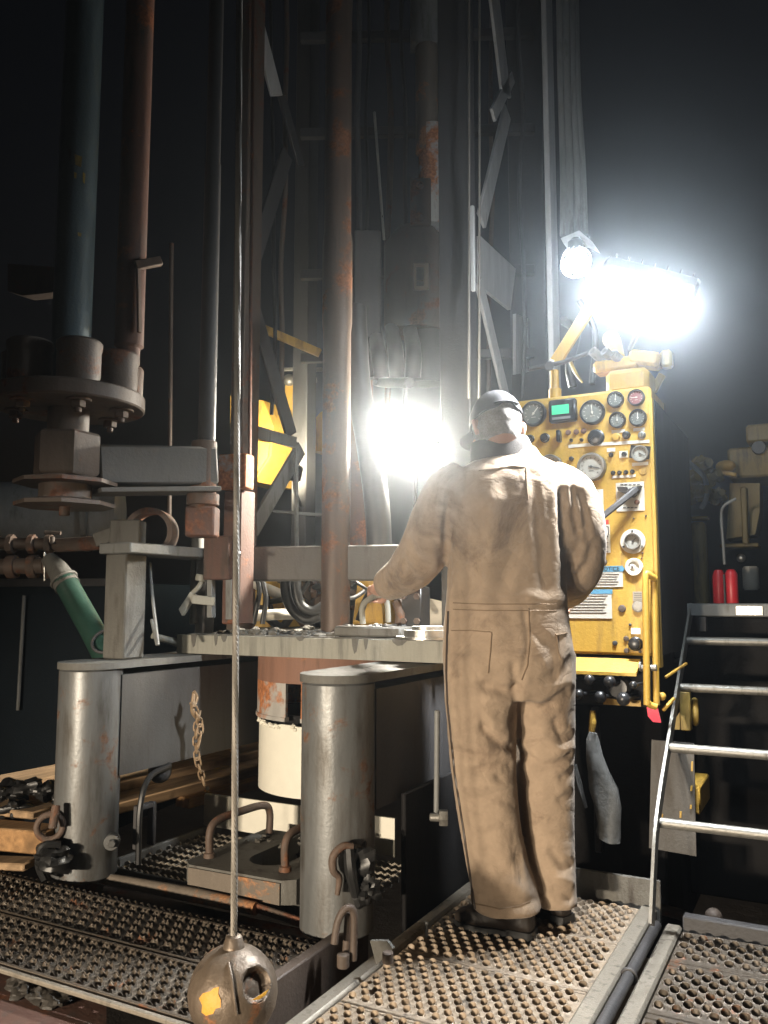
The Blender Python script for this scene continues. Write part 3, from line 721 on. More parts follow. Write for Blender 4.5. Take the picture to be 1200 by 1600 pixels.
# the two pipes standing in it
q = at(109, 590, DC + .06)
t = thing('stored_pipe', V((q.x, q.y, cc.z + .03)), 'thick blue grey pipe standing behind the carousel sockets', 'pipe')
mb = MB(); mb.lathe([(.073, cc.z + .029), (.073, cc.z + 4)], V((q.x, q.y, 0)), (0, 0, 1), 40); mb.build('tube', 'blue_pipe', t)
mb = MB(); w = at(132, 262, DC - .02); 
for (px, y0, y1, wd) in ((132, 255, 276, 12), (128, 283, 294, 4), (139, 280, 300, 4), (133, 374, 381, 6)):
    p1 = at(px, (y0 + y1) / 2, DC + .06); a = V((q.x, q.y, p1.z)); d = (V((p1.x, p1.y, p1.z)) - a); lat = max(-.9, min(.9, d.dot(RT) / .073)); an = math.asin(lat)
    dirv = lambda b: RT * math.sin(b) - FW * math.cos(b)
    h = (y1 - y0) * mpp(DC) / 2; wv = wd * mpp(DC) / .073 / 2
    pts = [a + dirv(an - wv) * .0745 + UPZ * h, a + dirv(an + wv) * .0745 + UPZ * h * .8, a + dirv(an + wv * .8) * .0745 - UPZ * h, a + dirv(an - wv * .7) * .0745 - UPZ * h * .7]
    mb = MB(); mb.prism(pts, dirv(an) * .0008); mb.build('paint_flake', 'dull_yellow', t)

q = at(199, 610, DC + .22)
t = thing('stored_pipe', V((q.x, q.y, cc.z - .03)), 'rusty brown pipe with a stepped coupling standing right of the blue grey pipe', 'pipe')
mb = MB(); zc = at(199, 640, DC + .22).z; zd = at(199, 575, DC + .22).z; ze = at(199, 545, DC + .22).z
mb.lathe([(.062, zd), (.045, zd + .01), (.045, ze), (.058, ze + .01), (.058, ze + 4)], V((q.x, q.y, 0)), (0, 0, 1), 36); mb.build('tube', 'red_oxide', t)
mb = MB(); mb.lathe([(.045, zc - .01), (.06, zc), (.062, zd - .01), (.055, zd)], V((q.x, q.y, 0)), (0, 0, 1), 36); mb.build('coupling', 'rust_steel', t)
mb = MB(); mb.bar(at(212, 415, DC + .16), at(252, 408, DC + .2), .03, .035); mb.bar(at(216, 418, DC + .16), at(218, 520, DC + .16), .012, .02); one('pipe_bracket', mb, 'rust_steel', 'dull rusty angle bracket clipped to the rusty brown pipe', 'bracket')
mb = MB(); mb.prism([at(12, 412, 3.2), at(100, 418, 3.2), at(100, 455, 3.2), at(35, 462, 3.2), at(12, 455, 3.2)], (0, .06, 0)); one('pipe_guide', mb, 'dark_rust', 'dark red pipe guide plate at far left clamped to the blue grey pipe', 'pipe guide')

# ------------------------------------------------------------------ left middle: column, ring, tank, hose
xq = -2.62
p0 = onX(193, 1015, xq); w = .12
t = thing('grey_column', (p0.x, p0.y, .913), 'grey square column frame standing on the left beam with a ring clamp on top', 'column frame')
zt = onX(193, 866, xq).z
mb = MB(); mb.bb(p0.x - .06, p0.x + .06, p0.y - .06, p0.y + .06, .915, zt, .006); mb.build('post', 'muddy_grey', t)
mb = MB(); p1 = onX(272, 1005, xq + .02); mb.bb(p1.x - .03, p1.x + .03, p0.y + .45, p0.y + .52, .915, zt, .004); mb.build('rear_post', 'dark_paint', t)
mb = MB(); mb.bb(p0.x - .08, p0.x + .10, p0.y - .08, p0.y + .56, zt, zt + .045, .005); mb.build('top_plate', 'grey_paint', t)
mb = MB(); rc = at(236, 832, 3.72); mb.pipe(rc + FW * -.05 + RT * .0, rc + FW * .07, .108, .086, 36); mb.build('ring_clamp', 'rust_steel', t)
mb = MB(); q = at(200, 834, 3.6); mb.box(q, (.13, .10, .115), Matrix.Rotation(YAW, 4, 'Z'), .006); mb.bar(at(150, 845, 3.62), at(185, 832, 3.62), .05, .06); mb.cyl(V((q.x, q.y, zt + .045)), V((q.x, q.y, q.z - .05)), .07, None, 24); mb.build('clamp_block', 'muddy_grey', t)
mb = MB(); mb.cyl(at(237, 968, 3.6), at(246, 1008, 3.5), .008, None, 8); mb.tube([at(234, 880, 3.7), at(238, 930, 3.6), at(247, 1008, 3.5)], .007, 8); one('grey_rod', mb, 'grey_paint', 'thin grey rod leaning in the column frame', 'rod')
# tank and piping
t = thing('round_tank', at(60, 865, 4.7), 'big grey round tank lying sideways in the dark at far left', 'tank')
a, b = at(-260, 808, 4.7), at(192, 806, 4.95)
mb = MB(); d = (b - a).normalized(); mb.lathe([(.19, 0), (.2, .02), (.2, (b - a).length - .02), (.16, (b - a).length)], a, d, 40); mb.build('shell', 'grey_paint', t)
mb = MB(); q = at(135, 806, 4.9); mb.pipe(q, q + d * .03, .212, .19, 40); mb.build('band', 'muddy_grey', t)
t = thing('pipe_manifold', at(40, 900, 4.2), 'rusty pipe manifold with valves in front of the grey tank', 'pipe manifold')
mb = MB(); mb.tube([at(-150, 848, 4.2), at(100, 850, 4.2)], .028, 12, 1); mb.tube([at(90, 852, 4.2), at(180, 846, 4.0), at(215, 835, 3.9)], .035, 12); mb.build('upper_pipe', 'dark_rust', t)
mb = MB(); mb.tube([at(-150, 888, 4.2), at(70, 884, 4.15)], .04, 14, 1); mb.build('lower_pipe', 'dark_rust', t)
mb = MB()
for px in (12, 45, 72): mb.cyl(at(px, 850, 4.2), at(px + 10, 850, 4.2), .05, None, 8); mb.cyl(at(px, 886, 4.17), at(px + 14, 885, 4.17), .058, None, 16)
mb.build('coupling', 'rust_steel', t)
mb = MB(); mb.cyl(at(82, 838, 4.15), at(82, 850, 4.15), .012); mb.tube([at(70, 832, 4.15), at(95, 833, 4.15)], .01, 8, 1); mb.build('valve_handle', 'dark_rust', t)
mb = MB(); mb.cyl(at(70, 908, 4.1), at(70, 862, 4.1), .006, None, 8); one('drop_rod', mb, 'bright_steel', 'short bright upright rod at far left over the dark tank', 'rod')
t = thing('green_hose', at(150, 1010, 3.85), 'thick green suction hose slanting down behind the left beam', 'hose')
mb = MB(); hp = [at(100, 905, 4.05), at(122, 945, 4.0), at(148, 992, 3.9), at(185, 1065, 3.75)]; mb.tube(hp, .056, 24); mb.build('hose', 'green_hose', t)
mb = MB(); mb.tube([at(75, 872, 4.1), at(90, 890, 4.08), at(106, 916, 4.04)], [.035, .05, .062], 20); mb.torus(at(100, 906, 4.05), at(122, 945, 4.0) - at(100, 905, 4.05), .060, .008, 24, 8); mb.build('clamp', 'muddy_grey', t)
mb = MB(); mb.torus(at(165, 1002, 3.80), (.3, -.6, .5), .06, .007, 24, 8); mb.build('strap', 'dark_paint', t)
t = thing('mud_tank', at(60, 1220, 5.6), 'dark blue rectangular mud tank at far left in the gloom', 'mud tank')
q0, q1 = at(-350, 908, 6.2), at(175, 910, 5.4)
mb = MB(); dv = (q1 - q0); dv.z = 0; L = dv.length; dv.normalize(); nv = V((-dv.y, dv.x, 0))
lo = -.3
mb.prism([V((q0.x, q0.y, lo)), V((q1.x, q1.y, lo)), V((q1.x, q1.y, q1.z)), V((q0.x, q0.y, q1.z))], nv * 1.4); mb.build('tank_wall', 'navy_tank', t)
mb = MB(); a = at(38, 930, 5.55); b = at(28, 1110, 5.55); mb.cyl(a, b, .012, None, 8); mb.build('edge_rod', 'grey_paint', t)
mb = MB(); mb.bar(V((q0.x, q0.y, q1.z)) - nv * .03, V((q1.x, q1.y, q1.z)) - nv * .03, .08, .05); mb.build('rim', 'dark_paint', t)

# ------------------------------------------------------------------ timbers, lower left
TG = 'loose timbers left of the silver posts'
def plank(a, b, w, h, label, mat='timber', grp=TG):
    return one('timber', MB().bar(a, b, w, h, None, .006), mat, label, 'timber', grp)
def tl(x, y0, y1, z, w, h, lab, mat='timber', dx=0): plank(V((x, y0, z)), V((x + dx, y1, z)), w, h, lab, mat)
tl(-3.45, 2.6, 6.2, .30, .24, .05, 'rearmost wide plank, upper edge against the dark tank', 'timber', .25)
tl(-3.17, 2.7, 6.2, .27, .22, .05, 'wide plank second from the dark tank, showing left of the silver post', 'timber', .25)
tl(-2.93, 2.7, 6.3, .235, .17, .05, 'narrow plank seen under the left beam, nearer the dark tank', 'timber', .2)
tl(-2.80, 3.2, 6.2, .19, .10, .05, 'thin batten under the left beam, passing behind the hook chain', 'timber_pale', .2)
plank(at(-140, 1292, 3.55), at(84, 1312, 3.3), .12, .085, 'sawn timber end, bright orange, under the black rags', 'timber_pale')
plank(at(-100, 1345, 3.5), at(50, 1350, 3.4), .10, .03, 'low dark scrap timber lying below the bright orange timber end', 'timber')
plank(at(-60, 1255, 3.7), at(75, 1268, 3.5), .16, .03, 'grey dirty plank under the black rags', 'timber')
mb = MB()
for (px, py, r) in ((8, 1240, .07), (40, 1230, .06), (70, 1238, .055), (92, 1248, .035), (25, 1262, .06), (10, 1290, .055), (38, 1300, .03)): mb.lump(at(px, py, 3.5), r, .5, .6, px + 3)
one('rag_heap', mb, 'black_rubber', 'black oily rags piled on the grey plank at far left', 'rag')
t = thing('shackle', at(78, 1312, 3.25), 'heavy rusty shackle ring hanging by the timber end left of the post', 'shackle')
mb = MB(); mb.torus(at(78, 1292, 3.25), -FW + RT * .3, .046, .0125, 24, 10); mb.build('bow', 'rust_steel', t)
mb = MB(); mb.cyl(at(82, 1295, 3.2), at(88, 1258, 3.22), .016, None, 12); mb.build('pin', 'rust_steel', t)
mb = MB(); mb.lump(at(84, 1345, 3.22), .085, .35, .8, 4); mb.tube([at(70, 1375, 3.2), at(60, 1350, 3.2), at(68, 1322, 3.2), at(95, 1320, 3.22)], .014, 8); one('canvas_bag', mb, 'black_rubber', 'small dark canvas bag slumped against the foot of the left silver post', 'bag')

# ------------------------------------------------------------------ mast
XL, XR, YF, YR = -2.99, -1.64, 3.9, 5.0
t = thing('drill_mast', (-2.3, 4.4, .2), 'tall dark lattice drill mast filling the middle above the table', 'drill mast')
mb = MB(); a = at(718, 600, 4.2); mb.bb(a.x - .085, a.x + .085, a.y - .06, a.y + .04, .1, 6.6, .006); mb.build('chord', 'mast_paint', t); XR = a.x; YF2 = a.y
a = at(379, 600, 4.6); mb = MB(); mb.bb(a.x - .045, a.x + .045, a.y - .05, a.y + .10, .95, 6.6, .006); mb.build('chord', 'dark_rust', t); XL = a.x; YFL = a.y
mb = MB(); a = onX(834, 600, XR); mb.bb(a.x - .12, a.x + .12, a.y - .09, a.y + .09, .1, 6.6, .006); mb.build('chord', 'mast_paint', t); YRR = a.y
mb = MB(); a = at(476, 600, 5.6); mb.bb(a.x - .06, a.x + .06, a.y - .06, a.y + .06, .4, 6.6, .006); mb.build('chord', 'mast_paint', t)
def brace(pa, pb, w=.09, mat='mast_paint', th=.02, x=None):
    x = XL if x is None else x
    a, b = onX(*pa, x), onX(*pb, x)
    MB().bar(a, b, th, w, V((0, 0, 1)) if abs((b - a).normalized().z) < .9 else V((0, 1, 0)), .003).build('brace', mat, t)
for pa, pb, w_, m_ in (((398, 20), (432, 150), .13, 'mast_pale_lit'), ((448, 240), (398, 400), .11, 'mast_paint'), ((396, 480), (455, 680), .11, 'mast_paint'), ((470, 700), (394, 830), .10, 'grey_paint'), ((390, 672), (462, 692), .07, 'grey_paint'), ((440, 150), (470, 260), .08, 'mast_paint')): brace(pa, pb, w_, m_)
for pa, pb, w_, m_ in (((765, -60), (790, 150), .17, 'mast_pale_lit'), ((792, 175), (752, 345), .11, 'mast_pale_lit'), ((748, 440), (790, 620), .10, 'mast_pale_lit'), ((800, 120), (770, 180), .08, 'mast_pale_lit')): brace(pa, pb, w_, m_, .02, XR - .0)
mb = MB(); mb.prism([onX(750, 368, XR), onX(806, 420, XR), onX(798, 484, XR), onX(750, 446, XR)], (-.02, 0, 0)); mb.build('gusset', 'mast_pale_lit', t)
mb = MB(); mb.prism([onX(806, 490, XR), onX(872, 515, XR), onX(830, 580, XR), onX(806, 585, XR)], (-.02, 0, 0)); mb.build('gusset', 'mast_pale_lit', t)
mb = MB(); a, b = at(385, 875, 4.05), at(640, 880, 3.9); a.z = b.z = 1.33; mb.bar(a, b, .10, .165, None, .008); mb.build('cross_beam', 'arm_steel', t)
mb = MB(); a, b = at(398, 508, 5.0), at(500, 552, 5.0); mb.bar(a, b, .03, .05); mb.build('yellow_brace', 'yellow_paint', t)
mb = MB(); mb.bar(at(400, 797, 5.0), at(600, 812, 5.0), .02, .018); mb.bar(at(462, 700, 4.95), at(464, 860, 4.95), .02, .022); mb.build('rail', 'grey_paint', t)
mb = MB(); mb.cyl(at(585, 175, 4.6), at(600, 375, 4.6), .008, None, 8); mb.build('stay_rod', 'bright_steel', t)
random.seed(5)
for k, (xa, xb, D_, r_) in enumerate(((420, 428, 4.9, .012), (446, 440, 5.1, .016), (560, 566, 4.9, .018), (575, 572, 5.0, .012), (608, 604, 5.1, .02), (628, 634, 4.95, .014), (700, 704, 5.2, .012), (770, 764, 5.3, .016), (812, 818, 5.0, .014))):
    pts = [at(xa + (xb - xa) * i / 6 + random.uniform(-4, 4), -60 + 118 * i, D_) for i in range(7)]
    mb = MB(); mb.tube(pts, r_, 8, 4); mb.build('cable', ('black_rubber', 'dark_rust', 'mast_paint')[k % 3], t)
for yy in (60, 210, 430, 560):
    mb = MB(); mb.bar(at(470, yy, 5.3), at(835, yy - 8, 5.15), .05, .06); mb.build('rear_strut', 'mast_paint', t)
# rusty left foot of the mast
t = thing('mast_bracket', at(360, 968, 3.85), 'red rusty mast foot with a pale square block above it, left of the drill pipe', 'mast foot')
a = at(375, 765, 3.85)
mb = MB(); z0, z1 = at(375, 975, 3.85).z, at(375, 768, 3.85).z; mb.bb(a.x - .055, a.x + .045, a.y - .05, a.y + .06, z0, z1, .006); mb.build('post', 'red_oxide', t)
q = at(369, 738, 3.80); mb = MB(); mb.box(q, (.14, .09, .16), Matrix.Rotation(R(10), 4, 'Z'), .006); mb.build('block', 'rust_white', t)
q = at(343, 872, 3.82); mb = MB(); mb.box(q, (.13, .07, .2), Matrix.Rotation(R(10), 4, 'Z'), .006); mb.build('side_plate', 'red_oxide', t)
mb = MB(); mb.bar(at(330, 905, 3.82), at(330, 965, 3.82), .03, .03); mb.bar(at(360, 905, 3.82), at(360, 968, 3.82), .035, .03); mb.build('leg', 'grey_paint', t)
mb = MB(); q = at(373, 866, 3.75); mb.cyl(q, q + V((0, -.02, 0)), .016, None, 16); mb.build('pin_hole', 'black_rubber', t)
mb = MB(); mb.cyl(at(309, 840, 4.0), at(306, 975, 3.95), .03, None, 16); one('grey_tube', mb, 'muddy_grey', 'thin pale grey tube under the rusty pivot block', 'tube')
t = thing('hand_lever', at(300, 970, 3.8), 'pale bent hand lever bracket left of the red rusty foot', 'lever')
mb = MB(); mb.prism([at(279, 952, 3.8), at(297, 925, 3.8), at(304, 930, 3.8), at(284, 962, 3.8)], (0, .02, 0)); mb.bar(at(300, 936, 3.8), at(336, 940, 3.8), .02, .04); mb.build('bracket', 'table_paint', t)
mb = MB(); mb.tube([at(298, 930, 3.82), at(312, 915, 3.82), at(318, 900, 3.85)], .012, 8); mb.cyl(at(314, 908, 3.84), at(316, 898, 3.84), .028); mb.build('fitting', 'table_paint', t)
# top drive / swivel inside the mast
t = thing('top_head', at(640, 520, 4.5), 'rusty drill head with bolted side plates hanging inside the mast', 'drill head')
a = at(662, 330, 5.05)
def vbox(px, w_px, y0, y1, D, dep=.12, bev=.006):
    p = at(px, y0, D); q = at(px, y1, D); return MB().box((p.x, p.y, (p.z + q.z) / 2), (w_px * mpp(D), dep, abs(p.z - q.z)), Matrix.Rotation(YAW, 4, 'Z'), bev)
vbox(664, 50, -60, 75, 5.05).build('upper_body', 'grey_paint', t)
p = at(668, 240, 5.05); q = at(668, 75, 5.05)
mb = MB(); mb.cyl(V((p.x, p.y, p.z)), V((p.x, p.y, q.z)), .075, None, 28); mb.build('neck', 'rust_tan', t)
p = at(676, 355, 5.05); q = at(676, 200, 5.05)
mb = MB(); mb.cyl(V((p.x, p.y, p.z)), V((p.x, p.y, q.z)), .085, None, 28); mb.build('rotor', 'rust_white', t)
vbox(657, 34, 280, 352, 4.88, .04).build('side_plate', 'dark_rust', t)
mb = MB()
for yy in (291, 340): 
    q = at(656, yy, 4.85); mb.pipe(q, q - FW * .02, .024, .014, 20); mb.cyl(q + FW * .01, q - FW * .012, .012, None, 12)
mb.build('bolt_heads', 'rust_steel', t)
mb = MB(); p = at(650, 520, 5.05); q = at(650, 362, 5.05); mb.lathe([(.17, 0), (.2, .05), (.2, q.z - p.z - .1), (.13, q.z - p.z)], V((p.x, p.y, p.z)), (0, 0, 1), 36); mb.build('gear_case', 'dark_rust', t)
mb = MB(); q = at(658, 432, 4.84); mb.box(q, (.09, .006, .165), Matrix.Rotation(YAW, 4, 'Z'), .001); mb.build('worn_plate', 'label_white', t)
mb = MB()
for dz in (-.045, .0, .04): mb.box(q + V((-.005, -.006, dz)), (.045, .004, .028 if dz else .05), Matrix.Rotation(YAW, 4, 'Z'), 0)
mb.build('plate_marks', 'ink', t)
mb = MB(); p = at(668, 600, 5.05); q = at(668, 518, 5.05); mb.cyl(V((p.x, p.y, p.z)), V((p.x, p.y, q.z)), .10, None, 28); mb.build('spindle', 'mast_paint', t)
mb = MB()
for k, px in enumerate((560, 585, 612, 640)): mb.tube([at(px, 512, 5.05), at(px + 6, 550, 4.5), at(px + 14 - 3 * k, 590, 4.5)], .045, 12)
mb.tube([at(560, 570, 4.4), at(590, 596, 4.84), at(640, 598, 4.4)], .03, 10); mb.build('hose_ends', 'black_rubber', t)
mb = MB(); a = at(574, 460, 4.75); mb.box((a.x, a.y, a.z), (.16, .1, .75), Matrix.Rotation(YAW, 4, 'Z'), .01); mb.build('motor', 'mast_paint', t)
mb = MB(); mb.bar(at(562, 545, 4.75), at(566, 900, 4.75), .16, .02); mb.build('back_plate', 'red_oxide', t)
# hanging black hose with a wide flat loop right of the drill pipe
t = thing('drag_hose', at(580, 890, 4.05), 'thick black drag hose bowing down just right of the drill pipe', 'hose')
mb = MB(); mb.tube([at(553, 480, 4.1), at(560, 600, 4.1), at(577, 700, 4.08), at(590, 800, 4.05), at(594, 905, 4.05)], .062, 18); mb.build('hose', 'black_rubber', t)
# wire ropes
rope([at(733, -40, 4.0), at(733, 622, 4.0)], .0062, .1, 'wire_rope', 'thin steel cable, left one of the two in front of the right mast post', 'rope_steel', 6, False)
rope([at(749, -40, 4.0), at(749, 622, 4.0)], .0062, .1, 'wire_rope', 'thin steel cable, right one of the two in front of the right mast post', 'rope_steel', 6, False)
rope([at(372, -40, 4.2), at(367, 905, 4.05)], .010, .1, 'wire_rope', 'rusty cable in front of the left mast post, nearest the bright twisted rope', 'red_oxide', 6, False)
rope([at(396, -40, 4.3), at(390, 720, 4.3)], .010, .1, 'wire_rope', 'rusty cable along the right edge of the left mast post', 'red_oxide', 6, False)
mb = MB(); mb.cyl(at(268, 380, 4.4), at(264, 860, 4.4), .012, None, 10); one('stay_rod', mb, 'dark_rust', 'very thin dark rod standing between rusty pipe and guide rod', 'rod')
p = at(738, 322, 4.0); q = at(738, 455, 4.0); mb = MB(); mb.box((p.x, p.y, (p.z + q.z) / 2), (.02, .02, p.z - q.z), None, .003); one('cable_clip_bar', mb, 'mast_pale_lit', 'short pale bar clipped to the thin steel cable beside the right mast post', 'bar')

# ------------------------------------------------------------------ yellow engine gear behind the mast
t = thing('engine_cabinet', at(400, 760, 5.6), 'bright yellow cabinet lit behind the left mast post', 'engine cabinet')
mb = MB(); a = at(396, 745, 5.7); b = at(424, 628, 5.7)
mb.prism([at(360, 752, 5.7), at(398, 752, 5.7), at(424, 712, 5.7), at(428, 668, 5.7), at(412, 626, 5.7), at(360, 618, 5.7)], (0, .5, 0)); mb.build('body', 'yellow_paint', t)
mb = MB(); mb.prism([at(360, 745, 5.66), at(397, 745, 5.66), at(418, 714, 5.66), at(420, 692, 5.66), at(360, 680, 5.66)], (0, .02, 0)); mb.build('door', 'yellow_paint', t)
t = thing('engine_hood', at(480, 705, 5.8), 'curved yellow engine hood between the rear mast post and the drill pipe', 'engine hood')
mb = MB(); mb.prism([at(477, 703, 6.0), at(508, 706, 6.0), at(508, 640, 6.0), at(500, 645, 6.0), at(487, 660, 6.0), at(480, 682, 6.0)], (0, .3, 0)); mb.prism([at(444, 640, 6.0), at(466, 648, 6.0), at(470, 600, 6.0), at(460, 588, 6.0), at(446, 600, 6.0)], (0, .2, 0)); mb.build('panel', 'yellow_paint', t)
mb = MB(); [mb.bar(at(px, 578, 6.0), at(px + 22, 577, 6.0), .03, .025) for px in (438, 482)]; [mb.ball(at(px, 594, 6.0), .045) for px in (452, 486)]; mb.build('fittings', 'galvanised', t)
mb = MB(); mb.prism([at(395, 980, 5.0), at(440, 980, 5.0), at(440, 908, 5.0), at(395, 900, 5.0)], (0, .3, 0)); one('yellow_box', mb, 'yellow_paint', 'orange yellow box on the deck behind the red rusty foot', 'box')
mb = MB(); mb.prism([at(550, 985, 4.6), at(600, 985, 4.6), at(590, 880, 4.6), at(562, 880, 4.6)], (0, .2, 0)); one('yellow_box', mb, 'yellow_paint', 'small yellow block glimpsed right of the drill pipe behind the bent handle', 'box')
mb = MB(); mb.tube([at(388, 905, 4.6), at(412, 918, 4.6), at(445, 932, 4.6)], .03, 12); mb.tube([at(400, 962, 4.3), at(440, 960, 4.3), at(490, 958, 4.4)], .028, 12); one('pale_hose', mb, 'label_white', 'pale ribbed hoses lying behind the table by the orange yellow box', 'hose')
HG = 'black hoses looped behind the drill pipe'
for k, (pts, r_, lab) in enumerate((
    ([(448, 880), (446, 920), (455, 950), (478, 968), (500, 962)], .026, 'widest black hose loop just left of the drill pipe'),
    ([(468, 880), (462, 915), (470, 945), (490, 955), (515, 940)], .026, 'black hose loop tucked inside the widest loop'),
    ([(393, 880), (405, 920), (396, 975)], .013, 'thin black hose bowing in front of the orange yellow box, left strand'),
    ([(402, 880), (415, 930), (410, 975)], .013, 'thin black hose bowing in front of the orange yellow box, right strand'),
    ([(560, 970), (575, 930), (600, 915), (640, 960)], .016, 'thin black hose arching right of the drill pipe'))):
    mb = MB(); mb.tube([at(x, y, 4.25 - .03 * k) for x, y in pts], r_, 12); one('black_hose', mb, 'black_rubber', lab, 'hose', HG)
t = thing('pipe_fittings', at(475, 975, 4.6), 'cluster of steel hydraulic fittings behind the hose loops', 'fittings')
mb = MB()
for (px, py, r_) in ((470, 922, .045), (488, 940, .05), (480, 905, .03), (495, 915, .03)): mb.cyl(at(px, py, 4.6), at(px + 16, py + 3, 4.5), r_, None, 14); mb.hexn(at(px + 16, py + 3, 4.5), r_ * .8, .03, RT)
mb.build('fitting', 'rust_steel', t)
random.seed(21)
for k in range(16):
    x0 = random.uniform(395, 560); y0 = random.uniform(885, 965); D_ = random.uniform(4.25, 4.75); w_ = random.uniform(25, 90); h_ = random.uniform(-35, 45)
    mb = MB(); mb.tube([at(x0, y0, D_), at(x0 + w_ * .35, y0 + h_ * .7 + random.uniform(-15, 15), D_ - .05), at(x0 + w_ * .7, y0 + h_ + random.uniform(-12, 12), D_ + .03), at(x0 + w_, y0 + h_ * .6, D_ + .06)], random.uniform(.008, .024), 10)
    mb.build('hose', ('black_rubber', 'dark_rust', 'mast_paint', 'rust_steel')[k % 4], t)
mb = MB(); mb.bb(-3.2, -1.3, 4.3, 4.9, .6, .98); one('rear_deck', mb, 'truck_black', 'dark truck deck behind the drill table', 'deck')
mb = MB(); mb.prism([onY(640, 985, 4.0), onY(692, 985, 4.0), onY(692, 940, 4.0), onY(650, 930, 4.0)], (0, .02, 0)); one('pale_sheet', mb, 'label_white', 'pale sheet hanging behind the valve left of the worker\'s waist', 'sheet')

# ------------------------------------------------------------------ right hand mast leg hoses
GH = 'grey hoses hanging down the right mast leg'
for k, (px0, px1, r_, lab) in enumerate(((876, 880, .018, 'grey hose nearest the bright mast edge'), (886, 890, .022, 'grey hose second from the bright mast edge'), (893, 884, .012, 'thin pale hose crossing the bundle'), (896, 903, .020, 'grey hose third from the bright mast edge'), (902, 914, .018, 'outermost grey hose against the sky'))):
    mb = MB(); mb.tube([at(px0 - 3, -60, 4.1 + .02 * k), at(px0, 120, 4.1), at((px0 + px1) / 2 + 2, 260, 4.1), at(px1, 368, 4.1)], r_, 12); one('grey_hose', mb, 'grey_paint', lab + ' on the right mast leg', 'hose', GH)
mb = MB(); a = at(871, 620, 4.3); mb.bb(a.x - .015, a.x + .015, a.y - .1, a.y + .02, .9, 6.4, .004); one('mast_lit_edge', mb, 'mast_pale_lit', 'pale strip standing for the lit edge of the right mast leg beside the grey hoses', 'rail')  # added pale strip imitates lamplight along the chord edge
mb = MB(); mb.prism([at(876, 372, 4.0), at(905, 360, 4.0), at(926, 378, 4.0), at(906, 368, 4.0), at(880, 380, 4.0)], (0, .16, 0)); one('hose_clamp_plate', mb, 'mast_pale_lit', 'bent pale clamp plate at the lower end of the grey hoses', 'clamp plate')
# ------------------------------------------------------------------ control console
YC = 3.25
def cp(px, py, off=0.0): p = onY(px, py, YC); p.y -= off; return p
kc = mpp(3.24)
xr = cp(1020, 700).x; xl = -1.175; ztop = 1.976; zb = cp(1010, 1043).z
t = thing('control_console', (-.9, 3.6, .25), 'yellow driller control console covered in gauges, right of the worker', 'control console')
mb = MB(); mb.bb(xl, xr, YC, YC + .30, cp(1000, 1025).z, ztop, .012); mb.build('panel', 'yellow_paint', t)
mb = MB(); mb.bb(xl + .02, xr - .012, YC + .305, YC + .95, .98, ztop - .03, .01); mb.build('rear_case', 'truck_black', t)
mb = MB(); mb.bb(xr + .002, xr + .008, YC + .03, YC + .9, .95, ztop - .05, .002); mb.build('side_cover', 'truck_black', t)
mb = MB(); z_ = cp(950, 690).z; q0, q1 = cp(893, 697), cp(1016, 689.5); mb.prism([q0 + V((0, -.001, -.006)), q1 + V((0, -.001, -.006)), q1 + V((0, -.001, .006)), q0 + V((0, -.001, .006))], (0, -.003, 0)); mb.build('label_strip', 'label_white', t)
mb = MB(); mb.bb(xr - .012, xr + .004, YC - .006, YC + .04, zb, ztop - .05, .003); mb.build('edge_trim', 'yellow_paint', t)
def rect(px, py, w, h, off, th, tilt=0.0):
    c = cp(px, py, off); hw, hh = w * kc / 2, h * kc / 2
    return [c + V((-hw, 0, -hh - tilt)), c + V((hw, 0, -hh + tilt)), c + V((hw, 0, hh + tilt)), c + V((-hw, 0, hh - tilt))], V((0, -th, 0))
def label(px, py, w, h, mat='label_white', off=.0015, th=.002, name='label'):
    return MB().prism(*rect(px, py, w, h, off, th)).build(name, mat, t)
def gauge(px, py, r, face='gauge_face', bez='black_plastic', ang=40, dep=.018):
    c = cp(px, py); R0 = r * kc * 1.08
    gb = MB().lathe([(R0, -.001), (R0, dep), (R0 * .96, dep + .004), (R0 * .84, dep + .004), (R0 * .82, dep - .004)], c, (0, -1, 0), 36, False).build('gauge_bezel', bez, t)
    MB().lathe([(R0 * .83, dep - .008), (R0 * .83, dep - .006)], c, (0, -1, 0), 32).build('dial', face, gb)
    mk = MB(); fc = c + V((0, -(dep - .005), 0))
    for k in range(11):
        a = R(225 - 27 * k); d = V((math.cos(a), 0, math.sin(a))); mk.bar(fc + d * R0 * .58, fc + d * R0 * .72, R0 * .035, .0008, (0, -1, 0), 0)
    for k in (-1, 1): mk.bar(fc + V((k * R0 * .05 - R0 * .12, 0, -R0 * .3)), fc + V((k * R0 * .05 + R0 * .12, 0, -R0 * .3)), R0 * .04, .0008, (0, -1, 0), 0)
    mk.build('dial_marks', 'label_white' if face in ('gauge_face', 'gauge_red') else 'ink', gb)
    a = R(ang); d = V((math.cos(a), 0, math.sin(a))); nd = MB(); nd.bar(fc + V((0, -.002, 0)) - d * R0 * .18, fc + V((0, -.002, 0)) + d * R0 * .6, R0 * .07, .001, (0, -1, 0), 0); nd.cyl(fc, fc + V((0, -.003, 0)), R0 * .09, None, 12, 0)
    nd.build('needle', 'label_white' if face in ('gauge_face', 'gauge_red') else 'ink', gb)
    return gb
gauge(835, 647, 19.5, ang=50); gauge(926.5, 645, 18.5, ang=95); gauge(962.7, 625, 12, ang=85); gauge(995, 622, 12, 'gauge_red', ang=180); gauge(965.5, 657, 12, ang=90); gauge(997.5, 653.5, 12.5, ang=90)
gauge(926, 730.5, 20.5, 'gauge_pale', 'galvanised', -15, .03); gauge(862, 730, 18, 'gauge_pale', 'galvanised', 30, .03); gauge(1001, 709.5, 12, 'gauge_pale', 'galvanised', -30)
